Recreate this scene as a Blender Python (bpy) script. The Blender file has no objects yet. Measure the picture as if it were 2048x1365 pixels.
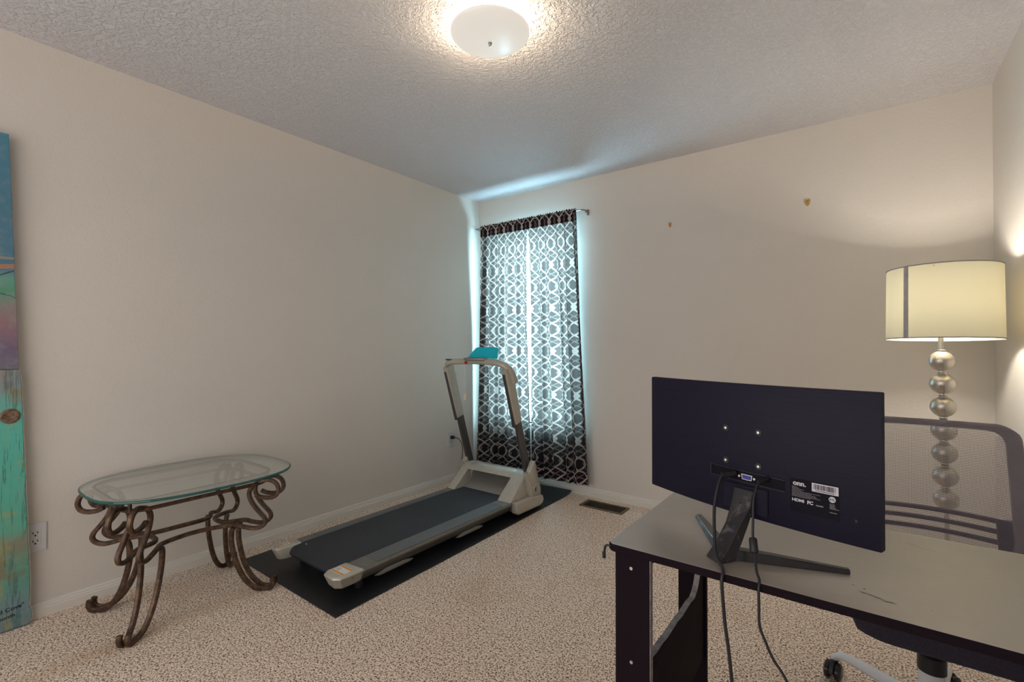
import bpy, bmesh, math, random
from mathutils import Vector, Matrix, noise
random.seed(7)
PI = math.pi
scene = bpy.context.scene
COL = scene.collection

# ------------------------------------------------------------------ camera
cd = bpy.data.cameras.new('camera'); cam = bpy.data.objects.new('camera', cd); COL.objects.link(cam)
cam.location = (2.8197, -3.2887, 1.1533)
cam.rotation_euler = (math.radians(90.4714), math.radians(0.0), math.radians(36.6957))
cd.sensor_width = 36.0; cd.lens = 955.55 / 2048 * 36; cd.clip_start = 0.02; cd.clip_end = 200
scene.camera = cam

# ------------------------------------------------------------------ colour management
vs = scene.view_settings
scene.display_settings.display_device = 'sRGB'
vs.view_transform = 'Standard'; vs.look = 'None'; vs.gamma = 1.0; vs.use_curve_mapping = False
vs.exposure = 0.0

# ------------------------------------------------------------------ world: overcast daylight, reaches the room only through the window
DAY = 60.0
w = bpy.data.worlds.new('sky'); scene.world = w; w.use_nodes = True
bg = w.node_tree.nodes['Background']; bg.inputs[0].default_value = (0.44, 0.78, 1.0, 1); bg.inputs[1].default_value = DAY

def area(name, loc, rot, sx, sy, power, color, portal=False):
    l = bpy.data.lights.new(name, 'AREA'); l.shape = 'RECTANGLE'; l.size = sx; l.size_y = sy
    l.energy = power; l.color = color
    if portal: l.cycles.is_portal = True
    o = bpy.data.objects.new(name, l); o.location = loc; o.rotation_euler = rot; COL.objects.link(o); return o
area('window_portal', (0.575, 0.10, 1.30), (-PI/2, 0, 0), 0.85, 1.62, 1, (1, 1, 1), True)
# added soft fill behind the camera, not a source seen in the room
area('added_rear_fill', (1.55, -4.22, 1.25), (PI/2, 0, 0), 2.6, 2.1, 30, (1.0, 0.955, 0.94))

# ------------------------------------------------------------------ node helper
class NT:
    def __init__(s, name):
        s.m = bpy.data.materials.new(name); s.m.use_nodes = True
        s.t = s.m.node_tree; s.t.nodes.clear(); s.out = s.n('ShaderNodeOutputMaterial')
    def n(s, ty, **kw):
        nd = s.t.nodes.new(ty)
        for k, v in kw.items(): setattr(nd, k, v)
        return nd
    def put(s, sock, v):
        if v is None: return
        if isinstance(v, bpy.types.NodeSocket): s.t.links.new(v, sock)
        elif isinstance(v, (tuple, list)) and len(v) == 3 and sock.type == 'RGBA': sock.default_value = (*v, 1)
        else: sock.default_value = v
    def M(s, op, a, b=0.0, c=0.0, clamp=False):
        nd = s.n('ShaderNodeMath', operation=op, use_clamp=clamp)
        s.put(nd.inputs[0], a); s.put(nd.inputs[1], b); s.put(nd.inputs[2], c); return nd.outputs[0]
    def mix(s, f, a, b):
        nd = s.n('ShaderNodeMix', data_type='RGBA'); s.put(nd.inputs[0], f)
        for i, v in ((6, a), (7, b)): s.put(nd.inputs[i], v)
        return nd.outputs[2]
    def ramp(s, f, stops, interp='LINEAR'):
        nd = s.n('ShaderNodeValToRGB'); cr = nd.color_ramp; cr.interpolation = interp
        while len(cr.elements) < len(stops): cr.elements.new(0.5)
        for e, (p, c) in zip(cr.elements, stops): e.position = p; e.color = (*c, 1)
        s.put(nd.inputs[0], f); return nd.outputs[0]
    def smooth(s, v, lo, hi):
        nd = s.n('ShaderNodeMapRange', interpolation_type='SMOOTHSTEP'); s.put(nd.inputs[0], v)
        nd.inputs[1].default_value = lo; nd.inputs[2].default_value = hi; return nd.outputs[0]
    def coord(s, kind='Object'): return s.n('ShaderNodeTexCoord').outputs[kind]
    def xyz(s, v):
        nd = s.n('ShaderNodeSeparateXYZ'); s.put(nd.inputs[0], v); return nd.outputs
    def vec(s, x=0., y=0., z=0.):
        nd = s.n('ShaderNodeCombineXYZ')
        for i, v in enumerate((x, y, z)): s.put(nd.inputs[i], v)
        return nd.outputs[0]
    def scale(s, v, k):
        nd = s.n('ShaderNodeMapping'); s.put(nd.inputs[0], v); nd.inputs[3].default_value = k; return nd.outputs[0]
    def noise(s, v, sc, det=2.0, rough=0.5, dist=0.0):
        nd = s.n('ShaderNodeTexNoise'); s.put(nd.inputs['Vector'], v); nd.inputs['Scale'].default_value = sc
        nd.inputs['Detail'].default_value = det; nd.inputs['Roughness'].default_value = rough
        nd.inputs['Distortion'].default_value = dist; return nd.outputs[0]
    def voro(s, v, sc, feature='F1', out=0):
        nd = s.n('ShaderNodeTexVoronoi', feature=feature); s.put(nd.inputs['Vector'], v)
        nd.inputs['Scale'].default_value = sc; return nd.outputs[out]
    def bump(s, h, strength, dist):
        nd = s.n('ShaderNodeBump'); nd.inputs['Strength'].default_value = strength
        nd.inputs['Distance'].default_value = dist; s.put(nd.inputs['Height'], h); return nd.outputs[0]
    def pbr(s, color, rough=0.5, metal=0.0, normal=None, spec=0.5, sheen=0.0, coat=0.0):
        nd = s.n('ShaderNodeBsdfPrincipled'); s.put(nd.inputs['Base Color'], color)
        s.put(nd.inputs['Roughness'], rough); s.put(nd.inputs['Metallic'], metal)
        nd.inputs['Specular IOR Level'].default_value = spec
        nd.inputs['Sheen Weight'].default_value = sheen; nd.inputs['Coat Weight'].default_value = coat
        if normal: s.put(nd.inputs['Normal'], normal)
        return nd.outputs[0]
    def fin(s, sh): s.t.links.new(sh, s.out.inputs[0]); return s.m
    def mixsh(s, f, a, b):
        nd = s.n('ShaderNodeMixShader'); s.put(nd.inputs[0], f); s.put(nd.inputs[1], a); s.put(nd.inputs[2], b); return nd.outputs[0]

def plain(name, color, rough=0.5, metal=0.0, var=0.12, sc=30, bump=0.0, spec=0.5, coat=0.0):
    t = NT(name); c = t.coord(); f = t.noise(c, sc, 3)
    dark = tuple(x * (1 - var) for x in color); lite = tuple(min(1, x * (1 + var)) for x in color)
    col = t.ramp(f, [(0.3, dark), (0.7, lite)])
    nm = t.bump(t.noise(c, sc * 12, 2), bump, 0.001) if bump else None
    return t.fin(t.pbr(col, rough, metal, nm, spec, coat=coat))

MAT = {}
def mat_wall(name, color):
    t = NT(name); c = t.coord()
    h = t.M('ADD', t.noise(c, 170, 2, 0.55), t.M('MULTIPLY', t.noise(c, 60, 2), 0.8))
    col = t.mix(t.noise(c, 1.3, 3), tuple(x * 0.97 for x in color), tuple(min(1, x * 1.03) for x in color))
    return t.fin(t.pbr(col, 0.75, 0, t.bump(h, 0.35, 0.0035), 0.25))
MAT['wall'] = mat_wall('wall_paint', (0.72, 0.67, 0.61))
def mat_ceiling():
    t = NT('knockdown_ceiling'); c = t.coord()
    a = t.noise(c, 50, 3, 0.6, 0.8)
    b = t.smooth(a, 0.42, 0.60)
    h = t.M('ADD', b, t.M('MULTIPLY', t.noise(c, 150, 2), 0.35))
    return t.fin(t.pbr((0.74, 0.715, 0.725), 0.85, 0, t.bump(h, 0.6, 0.008), 0.1))
MAT['ceiling'] = mat_ceiling()
def mat_carpet():
    t = NT('speckled_carpet'); c = t.coord()
    n1 = t.noise(c, 165, 2, 0.65, 0.5); n2 = t.noise(c, 95, 2, 0.5)
    f = t.M('ADD', t.M('MULTIPLY', n1, 0.8), t.M('MULTIPLY', n2, 0.2))
    base = t.ramp(f, [(0.37, (0.07, 0.040, 0.026)), (0.445, (0.31, 0.215, 0.155)), (0.495, (0.80, 0.625, 0.49)), (0.58, (1.0, 0.82, 0.675))])
    tone = t.smooth(t.noise(c, 1.6, 4, 0.6), 0.56, 0.72)
    col = t.mix(t.M('MULTIPLY', tone, 0.55), base, t.mix(0.5, base, (0.42, 0.24, 0.10)))
    x, y, z = t.xyz(c)
    # faint orange-brown band where the side table stands
    d1 = t.M('ADD', t.M('ABSOLUTE', t.M('SUBTRACT', x, 0.50)), t.M('MULTIPLY', t.noise(c, 9, 3), 0.10))
    m1 = t.M('MULTIPLY', t.M('SUBTRACT', 1.0, t.smooth(d1, 0.06, 0.13)), t.M('SUBTRACT', 1.0, t.smooth(t.M('ABSOLUTE', t.M('ADD', y, 2.62)), 0.35, 0.62)))
    col = t.mix(t.M('MULTIPLY', m1, 0.45), col, t.mix(0.5, col, (0.45, 0.26, 0.08)))
    return t.fin(t.pbr(col, 0.95, 0, t.bump(f, 0.5, 0.008), 0.05, sheen=0.2))
MAT['carpet'] = mat_carpet()
MAT['trim'] = plain('white_trim_paint', (0.74, 0.70, 0.64), 0.4, var=0.03, sc=4)
MAT['vinyl'] = plain('white_vinyl', (0.8, 0.8, 0.78), 0.35, var=0.02)

def mat_glass(name, tint, gloss=0.05):
    t = NT(name); tr = t.n('ShaderNodeBsdfTransparent'); t.put(tr.inputs[0], tint)
    gl = t.n('ShaderNodeBsdfGlossy'); gl.inputs[0].default_value = (1, 1, 1, 1); gl.inputs[1].default_value = 0.02
    lw = t.n('ShaderNodeLayerWeight'); lw.inputs[0].default_value = 0.5
    f = t.M('ADD', t.M('MULTIPLY', t.M('POWER', lw.outputs[1], 3.0), 0.75), gloss)
    return t.fin(t.mixsh(f, tr.outputs[0], gl.outputs[0]))
MAT['pane'] = mat_glass('window_glass', (0.93, 0.97, 0.96), 0.04)
MAT['tableglass'] = mat_glass('table_glass', (0.84, 0.91, 0.90), 0.15)
def mat_glassedge():
    t = NT('glass_edge'); tr = t.n('ShaderNodeBsdfTransparent'); t.put(tr.inputs[0], (0.10, 0.34, 0.31))
    p = t.pbr((0.02, 0.12, 0.11), 0.08, 0, None, 0.8)
    return t.fin(t.mixsh(0.7, tr.outputs[0], p))
MAT['glassedge'] = mat_glassedge()
def mat_bronze():
    t = NT('aged_bronze'); c = t.coord(); f = t.noise(c, 45, 4, 0.65)
    col = t.ramp(f, [(0.3, (0.045, 0.032, 0.030)), (0.5, (0.10, 0.060, 0.040)), (0.68, (0.19, 0.11, 0.06))])
    return t.fin(t.pbr(col, 0.42, 0.55, t.bump(f, 0.3, 0.002), 0.5))
MAT['bronze'] = mat_bronze()
def mat_desk(name, color, rough, ior=1.5):
    t = NT(name); c = t.coord(); g = t.noise(t.scale(c, (4, 60, 60)), 3.0, 4, 0.6)
    col = t.ramp(g, [(0.3, tuple(x * 0.93 for x in color)), (0.7, tuple(x * 1.07 for x in color))])
    r = t.M('ADD', t.M('MULTIPLY', t.noise(c, 18, 4), 0.16), rough - 0.08)
    sh = t.pbr(col, r, 0, t.bump(g, 0.1, 0.0005), 0.55); sh.node.inputs['IOR'].default_value = ior
    return t.fin(sh)
MAT['desktop'] = mat_desk('espresso_laminate_glare', (0.30, 0.26, 0.215), 0.40, 3.2)  # dark laminate lightened: reflected wall and lamp glare put into the base colour
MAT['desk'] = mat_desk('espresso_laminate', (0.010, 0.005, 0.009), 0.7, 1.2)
MAT['edge_wear'] = plain('raw_board_edge', (0.30, 0.27, 0.27), 0.6, var=0.3, sc=60)
def mat_monitor():
    t = NT('brushed_black_plastic'); c = t.coord(); g = t.noise(t.scale(c, (3, 3, 260)), 4.0, 3, 0.6)
    col = t.ramp(g, [(0.3, (0.006, 0.005, 0.015)), (0.7, (0.012, 0.010, 0.029))])
    return t.fin(t.pbr(col, 0.5, 0, t.bump(g, 0.25, 0.0006), 0.2))
MAT['monitor'] = mat_monitor()
MAT['black'] = plain('black_plastic', (0.014, 0.013, 0.016), 0.45, var=0.2)
MAT['blackgloss'] = plain('gloss_black_plastic', (0.012, 0.012, 0.016), 0.18, var=0.2)
def mat_dusty():
    t = NT('dusty_black_plastic'); c = t.coord()
    f = t.smooth(t.noise(t.scale(c, (1, 1, 0.5)), 42, 5, 0.7, 0.6), 0.52, 0.72)
    return t.fin(t.pbr(t.mix(t.M('MULTIPLY', f, 0.6), (0.022, 0.019, 0.024), (0.20, 0.185, 0.20)), 0.5))
MAT['dusty'] = mat_dusty()
MAT['cable'] = plain('cable_rubber', (0.016, 0.016, 0.022), 0.4)
MAT['steel'] = plain('screw_steel', (0.75, 0.74, 0.72), 0.25, 0.9, var=0.1)
MAT['vga'] = plain('vga_blue', (0.05, 0.05, 0.30), 0.4)
MAT['white_ink'] = plain('label_white', (0.62, 0.60, 0.66), 0.5, var=0.04)
MAT['grey_ink'] = plain('label_grey', (0.19, 0.18, 0.21), 0.5, var=0.1)
MAT['label_black'] = plain('label_black', (0.005, 0.004, 0.010), 0.6, var=0.1, spec=0.15)
MAT['scuff'] = plain('scuffed_laminate', (0.055, 0.05, 0.042), 0.6)
MAT['ink'] = plain('black_ink', (0.015, 0.015, 0.02), 0.6)
# treadmill
MAT['silver'] = plain('silver_plastic', (0.50, 0.475, 0.41), 0.32, 0.25, var=0.05, coat=0.2)
MAT['greyplastic'] = plain('grey_metallic_plastic', (0.27, 0.265, 0.25), 0.35, 0.35, var=0.05)
MAT['railmetal'] = plain('rail_metal', (0.19, 0.18, 0.165), 0.38, 0.35, var=0.08)
MAT['darkgrey'] = plain('dark_grey_metal', (0.10, 0.095, 0.095), 0.35, 0.5, var=0.1)
def mat_belt():
    t = NT('treadmill_belt'); c = t.coord()
    return t.fin(t.pbr(t.mix(t.noise(c, 3, 3), (0.026, 0.029, 0.037), (0.036, 0.040, 0.050)), 0.62, 0, t.bump(t.noise(c, 700, 2), 0.5, 0.001), 0.4))
MAT['belt'] = mat_belt()
def mat_tread():
    t = NT('diamond_tread'); c = t.coord(); x, y, z = t.xyz(c)
    a = t.M('SINE', t.M('MULTIPLY', t.M('ADD', x, y), 330)); b = t.M('SINE', t.M('MULTIPLY', t.M('SUBTRACT', x, y), 330))
    f = t.smooth(t.M('MULTIPLY', a, b), -0.35, 0.15)
    return t.fin(t.pbr(t.mix(f, (0.055, 0.060, 0.066), (0.20, 0.21, 0.22)), 0.45, 0.1, t.bump(f, 0.7, 0.002)))
MAT['tread'] = mat_tread()
def mat_matfoam():
    t = NT('black_vinyl_mat'); c = t.coord()
    h = t.M('ADD', t.noise(c, 260, 2), t.M('MULTIPLY', t.noise(c, 5, 2), 2.0))
    return t.fin(t.pbr((0.012, 0.013, 0.016), 0.42, 0, t.bump(h, 0.5, 0.003), 0.5))
MAT['mat'] = mat_matfoam()
def mat_teal():
    t = NT('teal_acrylic'); tr = t.n('ShaderNodeBsdfTranslucent'); t.put(tr.inputs[0], (0.04, 0.72, 0.78))
    tp = t.n('ShaderNodeBsdfTransparent'); t.put(tp.inputs[0], (0.2, 0.8, 0.85))
    p = t.pbr((0.03, 0.50, 0.56), 0.2)
    return t.fin(t.mixsh(0.12, t.mixsh(0.5, p, tr.outputs[0]), tp.outputs[0]))
MAT['teal'] = mat_teal()
MAT['red'] = plain('red_plastic', (0.45, 0.03, 0.03), 0.4)
MAT['beige_plastic'] = plain('beige_clip', (0.72, 0.60, 0.46), 0.4)
MAT['sticker_orange'] = plain('sticker_orange', (0.72, 0.30, 0.05), 0.5)
MAT['sticker_white'] = plain('sticker_white', (0.75, 0.72, 0.68), 0.5)
# lamp
def mat_nickel():
    t = NT('brushed_nickel'); c = t.coord(); x, y, z = t.xyz(c)
    ang = t.M('ARCTAN2', y, x)
    g = t.noise(t.vec(t.M('MULTIPLY', ang, 7), 0., t.M('MULTIPLY', z, 3)), 4.0, 3)
    return t.fin(t.pbr(t.ramp(g, [(0.3, (0.50, 0.46, 0.40)), (0.7, (0.72, 0.67, 0.60))]), 0.33, 0.9))
MAT['nickel'] = mat_nickel()
def mat_shade():
    t = NT('linen_shade'); c = t.coord()
    h = t.M('ADD', t.noise(t.scale(c, (1, 1, 12)), 60, 2), t.noise(t.scale(c, (12, 12, 1)), 60, 2))
    nm = t.bump(h, 0.15, 0.001)
    d = t.n('ShaderNodeBsdfDiffuse'); t.put(d.inputs[0], (0.66, 0.62, 0.50)); t.put(d.inputs['Normal'], nm)
    tr = t.n('ShaderNodeBsdfTranslucent'); t.put(tr.inputs[0], (0.85, 0.78, 0.50))
    return t.fin(t.mixsh(0.086, d.outputs[0], tr.outputs[0]))
MAT['shade'] = mat_shade()
MAT['seam'] = plain('doubled_linen', (0.47, 0.42, 0.40), 0.8)
MAT['shade_trim'] = plain('shade_binding', (0.30, 0.28, 0.27), 0.7)
def mat_emit(name, color, s):
    t = NT(name); e = t.n('ShaderNodeEmission'); t.put(e.inputs[0], color); e.inputs[1].default_value = s
    return t.fin(e.outputs[0])
MAT['bulb'] = mat_emit('lit_bulb', (1.0, 0.86, 0.66), 12)
def mat_dome():
    t = NT('lit_frosted_glass'); e = t.n('ShaderNodeEmission'); t.put(e.inputs[0], (1.0, 0.92, 0.82)); e.inputs[1].default_value = 0.62
    tr = t.n('ShaderNodeBsdfTranslucent'); t.put(tr.inputs[0], (0.012, 0.0115, 0.011))
    p = t.pbr((0.30, 0.29, 0.27), 0.3)
    a = t.n('ShaderNodeAddShader'); t.t.links.new(e.outputs[0], a.inputs[0]); t.t.links.new(tr.outputs[0], a.inputs[1])
    b = t.n('ShaderNodeAddShader'); t.t.links.new(a.outputs[0], b.inputs[0]); t.t.links.new(p, b.inputs[1])
    return t.fin(b.outputs[0])
MAT['dome'] = mat_dome()
MAT['brass'] = plain('brass', (0.60, 0.40, 0.14), 0.3, 0.9, var=0.25, sc=120)
# chair
MAT['chairwhite'] = plain('white_nylon', (0.72, 0.72, 0.74), 0.4, var=0.03)
MAT['chairframe'] = plain('grey_chair_frame', (0.27, 0.235, 0.25), 0.55, var=0.1)
MAT['lumbar'] = plain('dark_lumbar_plastic', (0.11, 0.09, 0.12), 0.5)
MAT['seatfabric'] = plain('dark_seat_fabric', (0.030, 0.024, 0.040), 0.9, var=0.25, sc=200, bump=0.4)
def mat_mesh(name, thr):
    t = NT(name); uv = t.coord('UV'); u, v, _ = t.xyz(uv)
    k = 2 * PI / 0.0062
    a = t.M('SINE', t.M('MULTIPLY', t.M('ADD', u, t.M('MULTIPLY', v, 0.6)), k)); b = t.M('SINE', t.M('MULTIPLY', t.M('SUBTRACT', u, t.M('MULTIPLY', v, 0.6)), k))
    hole = t.M('GREATER_THAN', t.M('MULTIPLY', a, b), thr)
    p = t.pbr((0.24, 0.205, 0.225), 0.8)
    tp = t.n('ShaderNodeBsdfTransparent')
    # two hole lattices offset by half a pitch
    return t.fin(t.mixsh(hole, p, tp.outputs[0]))
MAT['mesh'] = mat_mesh('mesh_fabric', -0.06)
# curtain
def mat_curtain(name, opaque):
    t = NT(name); u, v, _ = t.xyz(t.coord('UV'))
    S, P = 0.118, 0.340
    ph = t.M('MULTIPLY', v, 2 * PI / P)
    sn = t.M('SINE', ph); tri = t.M('MULTIPLY', t.M('ARCSINE', t.M('MULTIPLY', sn, 0.985)), 2 / PI)
    wv = t.M('ADD', t.M('MULTIPLY', sn, 0.4), t.M('MULTIPLY', tri, 0.6))
    def fam(sign, off, hw):
        x = t.M('ADD', t.M('DIVIDE', t.M('ADD', u, t.M('MULTIPLY', wv, sign * 0.088)), S), off)
        d = t.M('ABSOLUTE', t.M('SUBTRACT', t.M('FRACT', x), 0.5))
        return t.M('LESS_THAN', d, hw)
    a = fam(1, 0.0, 0.066); b = fam(-1, 0.25, 0.066); a2 = fam(1, 0.5, 0.048); b2 = fam(-1, 0.75, 0.048)
    bright = t.M('MAXIMUM', a, b); dim = t.M('MAXIMUM', a2, b2)
    weave = t.noise(t.coord('UV'), 900, 2)
    dcol = t.mix(bright, t.mix(dim, (0.024, 0.017, 0.026), (0.17, 0.14, 0.14)), (0.50, 0.45, 0.40))
    side = t.n('ShaderNodeNewGeometry').outputs['Backfacing']        # printed face towards the room, pale reverse towards the window
    d = t.n('ShaderNodeBsdfDiffuse'); t.put(d.inputs[0], t.mix(side, (0.42, 0.41, 0.40), dcol)); t.put(d.inputs['Normal'], t.bump(weave, 0.2, 0.0005))
    if opaque: return t.fin(d.outputs[0])
    tcol = t.mix(bright, t.mix(dim, (0.056, 0.043, 0.037), (0.105, 0.082, 0.070)), (0.195, 0.152, 0.130))
    tr = t.n('ShaderNodeBsdfTranslucent'); t.put(tr.inputs[0], tcol)
    a_ = t.n('ShaderNodeMixShader'); a_.inputs[0].default_value = 0.42
    t.t.links.new(d.outputs[0], a_.inputs[1]); t.t.links.new(tr.outputs[0], a_.inputs[2])
    return t.fin(a_.outputs[0])
MAT['curtain'] = mat_curtain('trellis_curtain', False)
MAT['curtain_hem'] = mat_curtain('trellis_curtain_hem', True)
def mat_painted(upper):
    t = NT('painted_sky_board' if upper else 'painted_meadow_board'); c = t.coord(); x, y, z = t.xyz(c); y = t.M('SUBTRACT', y, 3.3)
    wz = t.M('ADD', z, t.M('MULTIPLY', t.M('SUBTRACT', t.noise(c, 9, 4), 0.5), 0.07))
    grain = t.noise(t.scale(c, (30, 30, 1.6)), 2.2, 5, 0.65, 0.8)
    if upper:
        f = t.M('DIVIDE', t.M('SUBTRACT', wz, 1.05), 0.95)
        col = t.ramp(f, [(0.0, (0.17, 0.16, 0.20)), (0.10, (0.17, 0.12, 0.20)), (0.20, (0.30, 0.17, 0.19)), (0.27, (0.26, 0.24, 0.22)), (0.34, (0.10, 0.30, 0.19)), (0.385, (0.13, 0.33, 0.26)), (0.415, (0.11, 0.27, 0.28)), (0.43, (0.075, 0.19, 0.27)), (0.75, (0.07, 0.20, 0.29)), (1.0, (0.07, 0.23, 0.33))])
        # roof edge and its orange fascia, running back along the board
        e = t.M('ADD', t.M('SUBTRACT', z, 1.462), t.M('MULTIPLY', t.M('ADD', y, 2.93), -0.55))
        col = t.mix(t.M('LESS_THAN', t.M('ABSOLUTE', e), 0.003), col, (0.03, 0.05, 0.09))
        o1 = t.M('LESS_THAN', t.M('ABSOLUTE', t.M('ADD', t.M('SUBTRACT', z, 1.475), t.M('MULTIPLY', t.M('ADD', y, 2.93), -0.15))), 0.009)
        col = t.mix(o1, col, (0.42, 0.20, 0.12))
        o2 = t.M('LESS_THAN', t.M('ABSOLUTE', t.M('ADD', t.M('SUBTRACT', z, 1.505), t.M('MULTIPLY', t.M('ADD', y, 2.93), -0.05))), 0.005)
        col = t.mix(o2, col, (0.30, 0.25, 0.20))
        l1 = t.M('LESS_THAN', t.M('ABSOLUTE', t.M('ADD', t.M('SUBTRACT', wz, 1.34), t.M('MULTIPLY', t.M('ADD', y, 2.93), 0.5))), 0.003)
        col = t.mix(l1, col, (0.06, 0.12, 0.15))
    else:
        f = t.M('DIVIDE', wz, 1.05)
        col = t.ramp(f, [(0.0, (0.16, 0.24, 0.26)), (0.10, (0.17, 0.28, 0.30)), (0.22, (0.10, 0.34, 0.24)), (0.33, (0.24, 0.24, 0.17)), (0.39, (0.12, 0.42, 0.30)), (0.55, (0.09, 0.45, 0.34)), (0.75, (0.10, 0.48, 0.38)), (0.88, (0.14, 0.42, 0.36)), (0.95, (0.25, 0.27, 0.28)), (1.0, (0.28, 0.29, 0.29))])
        bl = t.smooth(t.noise(c, 14, 3), 0.56, 0.68); col = t.mix(t.M('MULTIPLY', bl, 0.55), col, (0.34, 0.36, 0.12))
        bl2 = t.smooth(t.noise(t.scale(c, (1, 1, 0.6)), 10, 3), 0.60, 0.70); col = t.mix(t.M('MULTIPLY', bl2, 0.6), col, (0.26, 0.15, 0.09))
        g = t.smooth(grain, 0.54, 0.60); g2 = t.smooth(grain, 0.60, 0.66)
        col = t.mix(t.M('MULTIPLY', t.M('SUBTRACT', g, g2), 0.7), col, (0.04, 0.13, 0.13))
    blot = t.noise(c, 30, 4, 0.6)
    col = t.mix(t.M('MULTIPLY', t.smooth(blot, 0.45, 0.7), 0.25), col, (0.30, 0.36, 0.36))
    return t.fin(t.pbr(col, 0.55, 0, t.bump(grain, 0.2, 0.002)))
MAT['paint_up'] = mat_painted(True); MAT['paint_low'] = mat_painted(False)
MAT['rawwood'] = plain('raw_wood_edge', (0.46, 0.44, 0.36), 0.7, var=0.2, sc=40)
MAT['knot'] = plain('wood_knot', (0.16, 0.10, 0.06), 0.7, var=0.5, sc=90)
MAT['outlet'] = plain('outlet_plastic', (0.66, 0.66, 0.66), 0.35, var=0.02)
MAT['ventmetal'] = plain('brown_vent_metal', (0.17, 0.125, 0.075), 0.45, 0.4, var=0.15)
MAT['ventdark'] = plain('vent_duct', (0.012, 0.009, 0.008), 0.9)
MAT['rod'] = plain('rod_metal', (0.28, 0.26, 0.26), 0.35, 0.7)

# ------------------------------------------------------------------ geometry helpers
def V(*a): return Vector(a)
def obj(name, bm, mat, parent=None, org=(0, 0, 0), smooth=False, recalc=True, split=False):
    if split:       # one object per loose piece
        isl, seen = [], set()
        for v in bm.verts:
            if v in seen: continue
            st, comp = [v], set()
            while st:
                q = st.pop()
                if q in comp: continue
                comp.add(q); st += [e.other_vert(q) for e in q.link_edges]
            seen |= comp; isl.append(comp)
        r = None
        for comp in isl:
            b2 = bmesh.new(); mp_ = {v: b2.verts.new(v.co) for v in comp}
            for f in {f for v in comp for f in v.link_faces}: b2.faces.new([mp_[v] for v in f.verts]).material_index = f.material_index
            r = obj(name, b2, mat, parent, org, smooth, recalc)
        bm.free(); return r
    if recalc: bmesh.ops.recalc_face_normals(bm, faces=bm.faces)
    bmesh.ops.translate(bm, verts=bm.verts, vec=-Vector(org))
    me = bpy.data.meshes.new(name); bm.to_mesh(me); bm.free()
    for m in (mat if isinstance(mat, (list, tuple)) else [mat]): me.materials.append(MAT[m] if isinstance(m, str) else m)
    if smooth:
        for p in me.polygons: p.use_smooth = True
        if smooth != 'all': me.set_sharp_from_angle(angle=math.radians(38))
    o = bpy.data.objects.new(name, me); COL.objects.link(o)
    if parent: o.parent = parent
    else: o.location = org
    return o
def thing(name, label, cat, loc=(0, 0, 0), rz=0, group=None):
    o = bpy.data.objects.new(name, None); COL.objects.link(o); o.location = loc; o.rotation_euler = (0, 0, rz)
    o.empty_display_size = 0.05
    return tag(o, label, cat, group)
def tag(o, label, cat, group=None):
    o['label'] = label; o['category'] = cat
    if group: o['group'] = group
    return o
def struct(name, bm, mat, parent=None, **k):
    o = obj(name, bm, mat, parent, **k)
    if not parent: o['kind'] = 'structure'
    return o
def NB(): return bmesh.new()
def box(bm, lo, hi, bev=0.0, seg=2, mi=0):
    c = [(a + b) / 2 for a, b in zip(lo, hi)]; s = [abs(b - a) for a, b in zip(lo, hi)]
    r = bmesh.ops.create_cube(bm, size=1.0, matrix=Matrix.Translation(c) @ Matrix.Diagonal((*s, 1)))
    vs_ = r['verts']
    fs = {f for v in vs_ for f in v.link_faces}
    for f in fs: f.material_index = mi
    if bev:
        es = list({e for v in vs_ for e in v.link_edges})
        bmesh.ops.bevel(bm, geom=es, offset=min(bev, min(s) * 0.49), segments=seg, affect='EDGES', profile=0.5)
    return bm
def prism(bm, pts, a, b, axis=0, bev=0.0, seg=2):
    """polygon pts (2D) extruded along axis from a to b"""
    def mk(p, t):
        q = list(p); q.insert(axis, t); return Vector(q)
    va = [bm.verts.new(mk(p, a)) for p in pts]; vb = [bm.verts.new(mk(p, b)) for p in pts]
    n = len(pts); fs = [bm.faces.new(va), bm.faces.new(vb[::-1])]
    for i in range(n): fs.append(bm.faces.new((va[i], vb[i], vb[(i + 1) % n], va[(i + 1) % n])))
    if bev:
        bmesh.ops.recalc_face_normals(bm, faces=fs)
        es = list({e for f in fs[:2] for e in f.edges})
        bmesh.ops.bevel(bm, geom=es, offset=bev, segments=seg, affect='EDGES', profile=0.5)
    return bm
def lathe(bm, prof, c=(0, 0, 0), n=32, axis='z'):
    rings = []
    for r, z in prof:
        if r < 1e-6: rings.append([bm.verts.new((0, 0, z))])
        else: rings.append([bm.verts.new((r * math.cos(2 * PI * i / n), r * math.sin(2 * PI * i / n), z)) for i in range(n)])
    vs_ = [v for r in rings for v in r]
    for A, B in zip(rings, rings[1:]):
        for i in range(n):
            j = (i + 1) % n
            if len(A) == 1 and len(B) == 1: continue
            if len(A) == 1: bm.faces.new((A[0], B[j], B[i]))
            elif len(B) == 1: bm.faces.new((A[i], A[j], B[0]))
            else: bm.faces.new((A[i], A[j], B[j], B[i]))
    M_ = Matrix.Translation(c)
    if axis == 'x': M_ = M_ @ Matrix.Rotation(PI / 2, 4, 'Y')
    if axis == 'y': M_ = M_ @ Matrix.Rotation(PI / 2, 4, 'X')
    bmesh.ops.transform(bm, matrix=M_, verts=vs_); return bm
def cr(pts, n=6, closed=False):
    """Catmull-Rom through points"""
    P = [Vector(p) for p in pts]; out = []; m = len(P)
    rng = range(m) if closed else range(m - 1)
    for i in rng:
        g = (lambda k: P[k % m]) if closed else (lambda k: P[max(0, min(m - 1, k))])
        p0, p1, p2, p3 = g(i - 1), g(i), g(i + 1), g(i + 2)
        for k in range(n):
            t = k / n
            out.append(0.5 * ((2 * p1) + (p2 - p0) * t + (2 * p0 - 5 * p1 + 4 * p2 - p3) * t * t + (-p0 + 3 * p1 - 3 * p2 + p3) * t ** 3))
    if not closed: out.append(P[-1])
    return out
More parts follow.
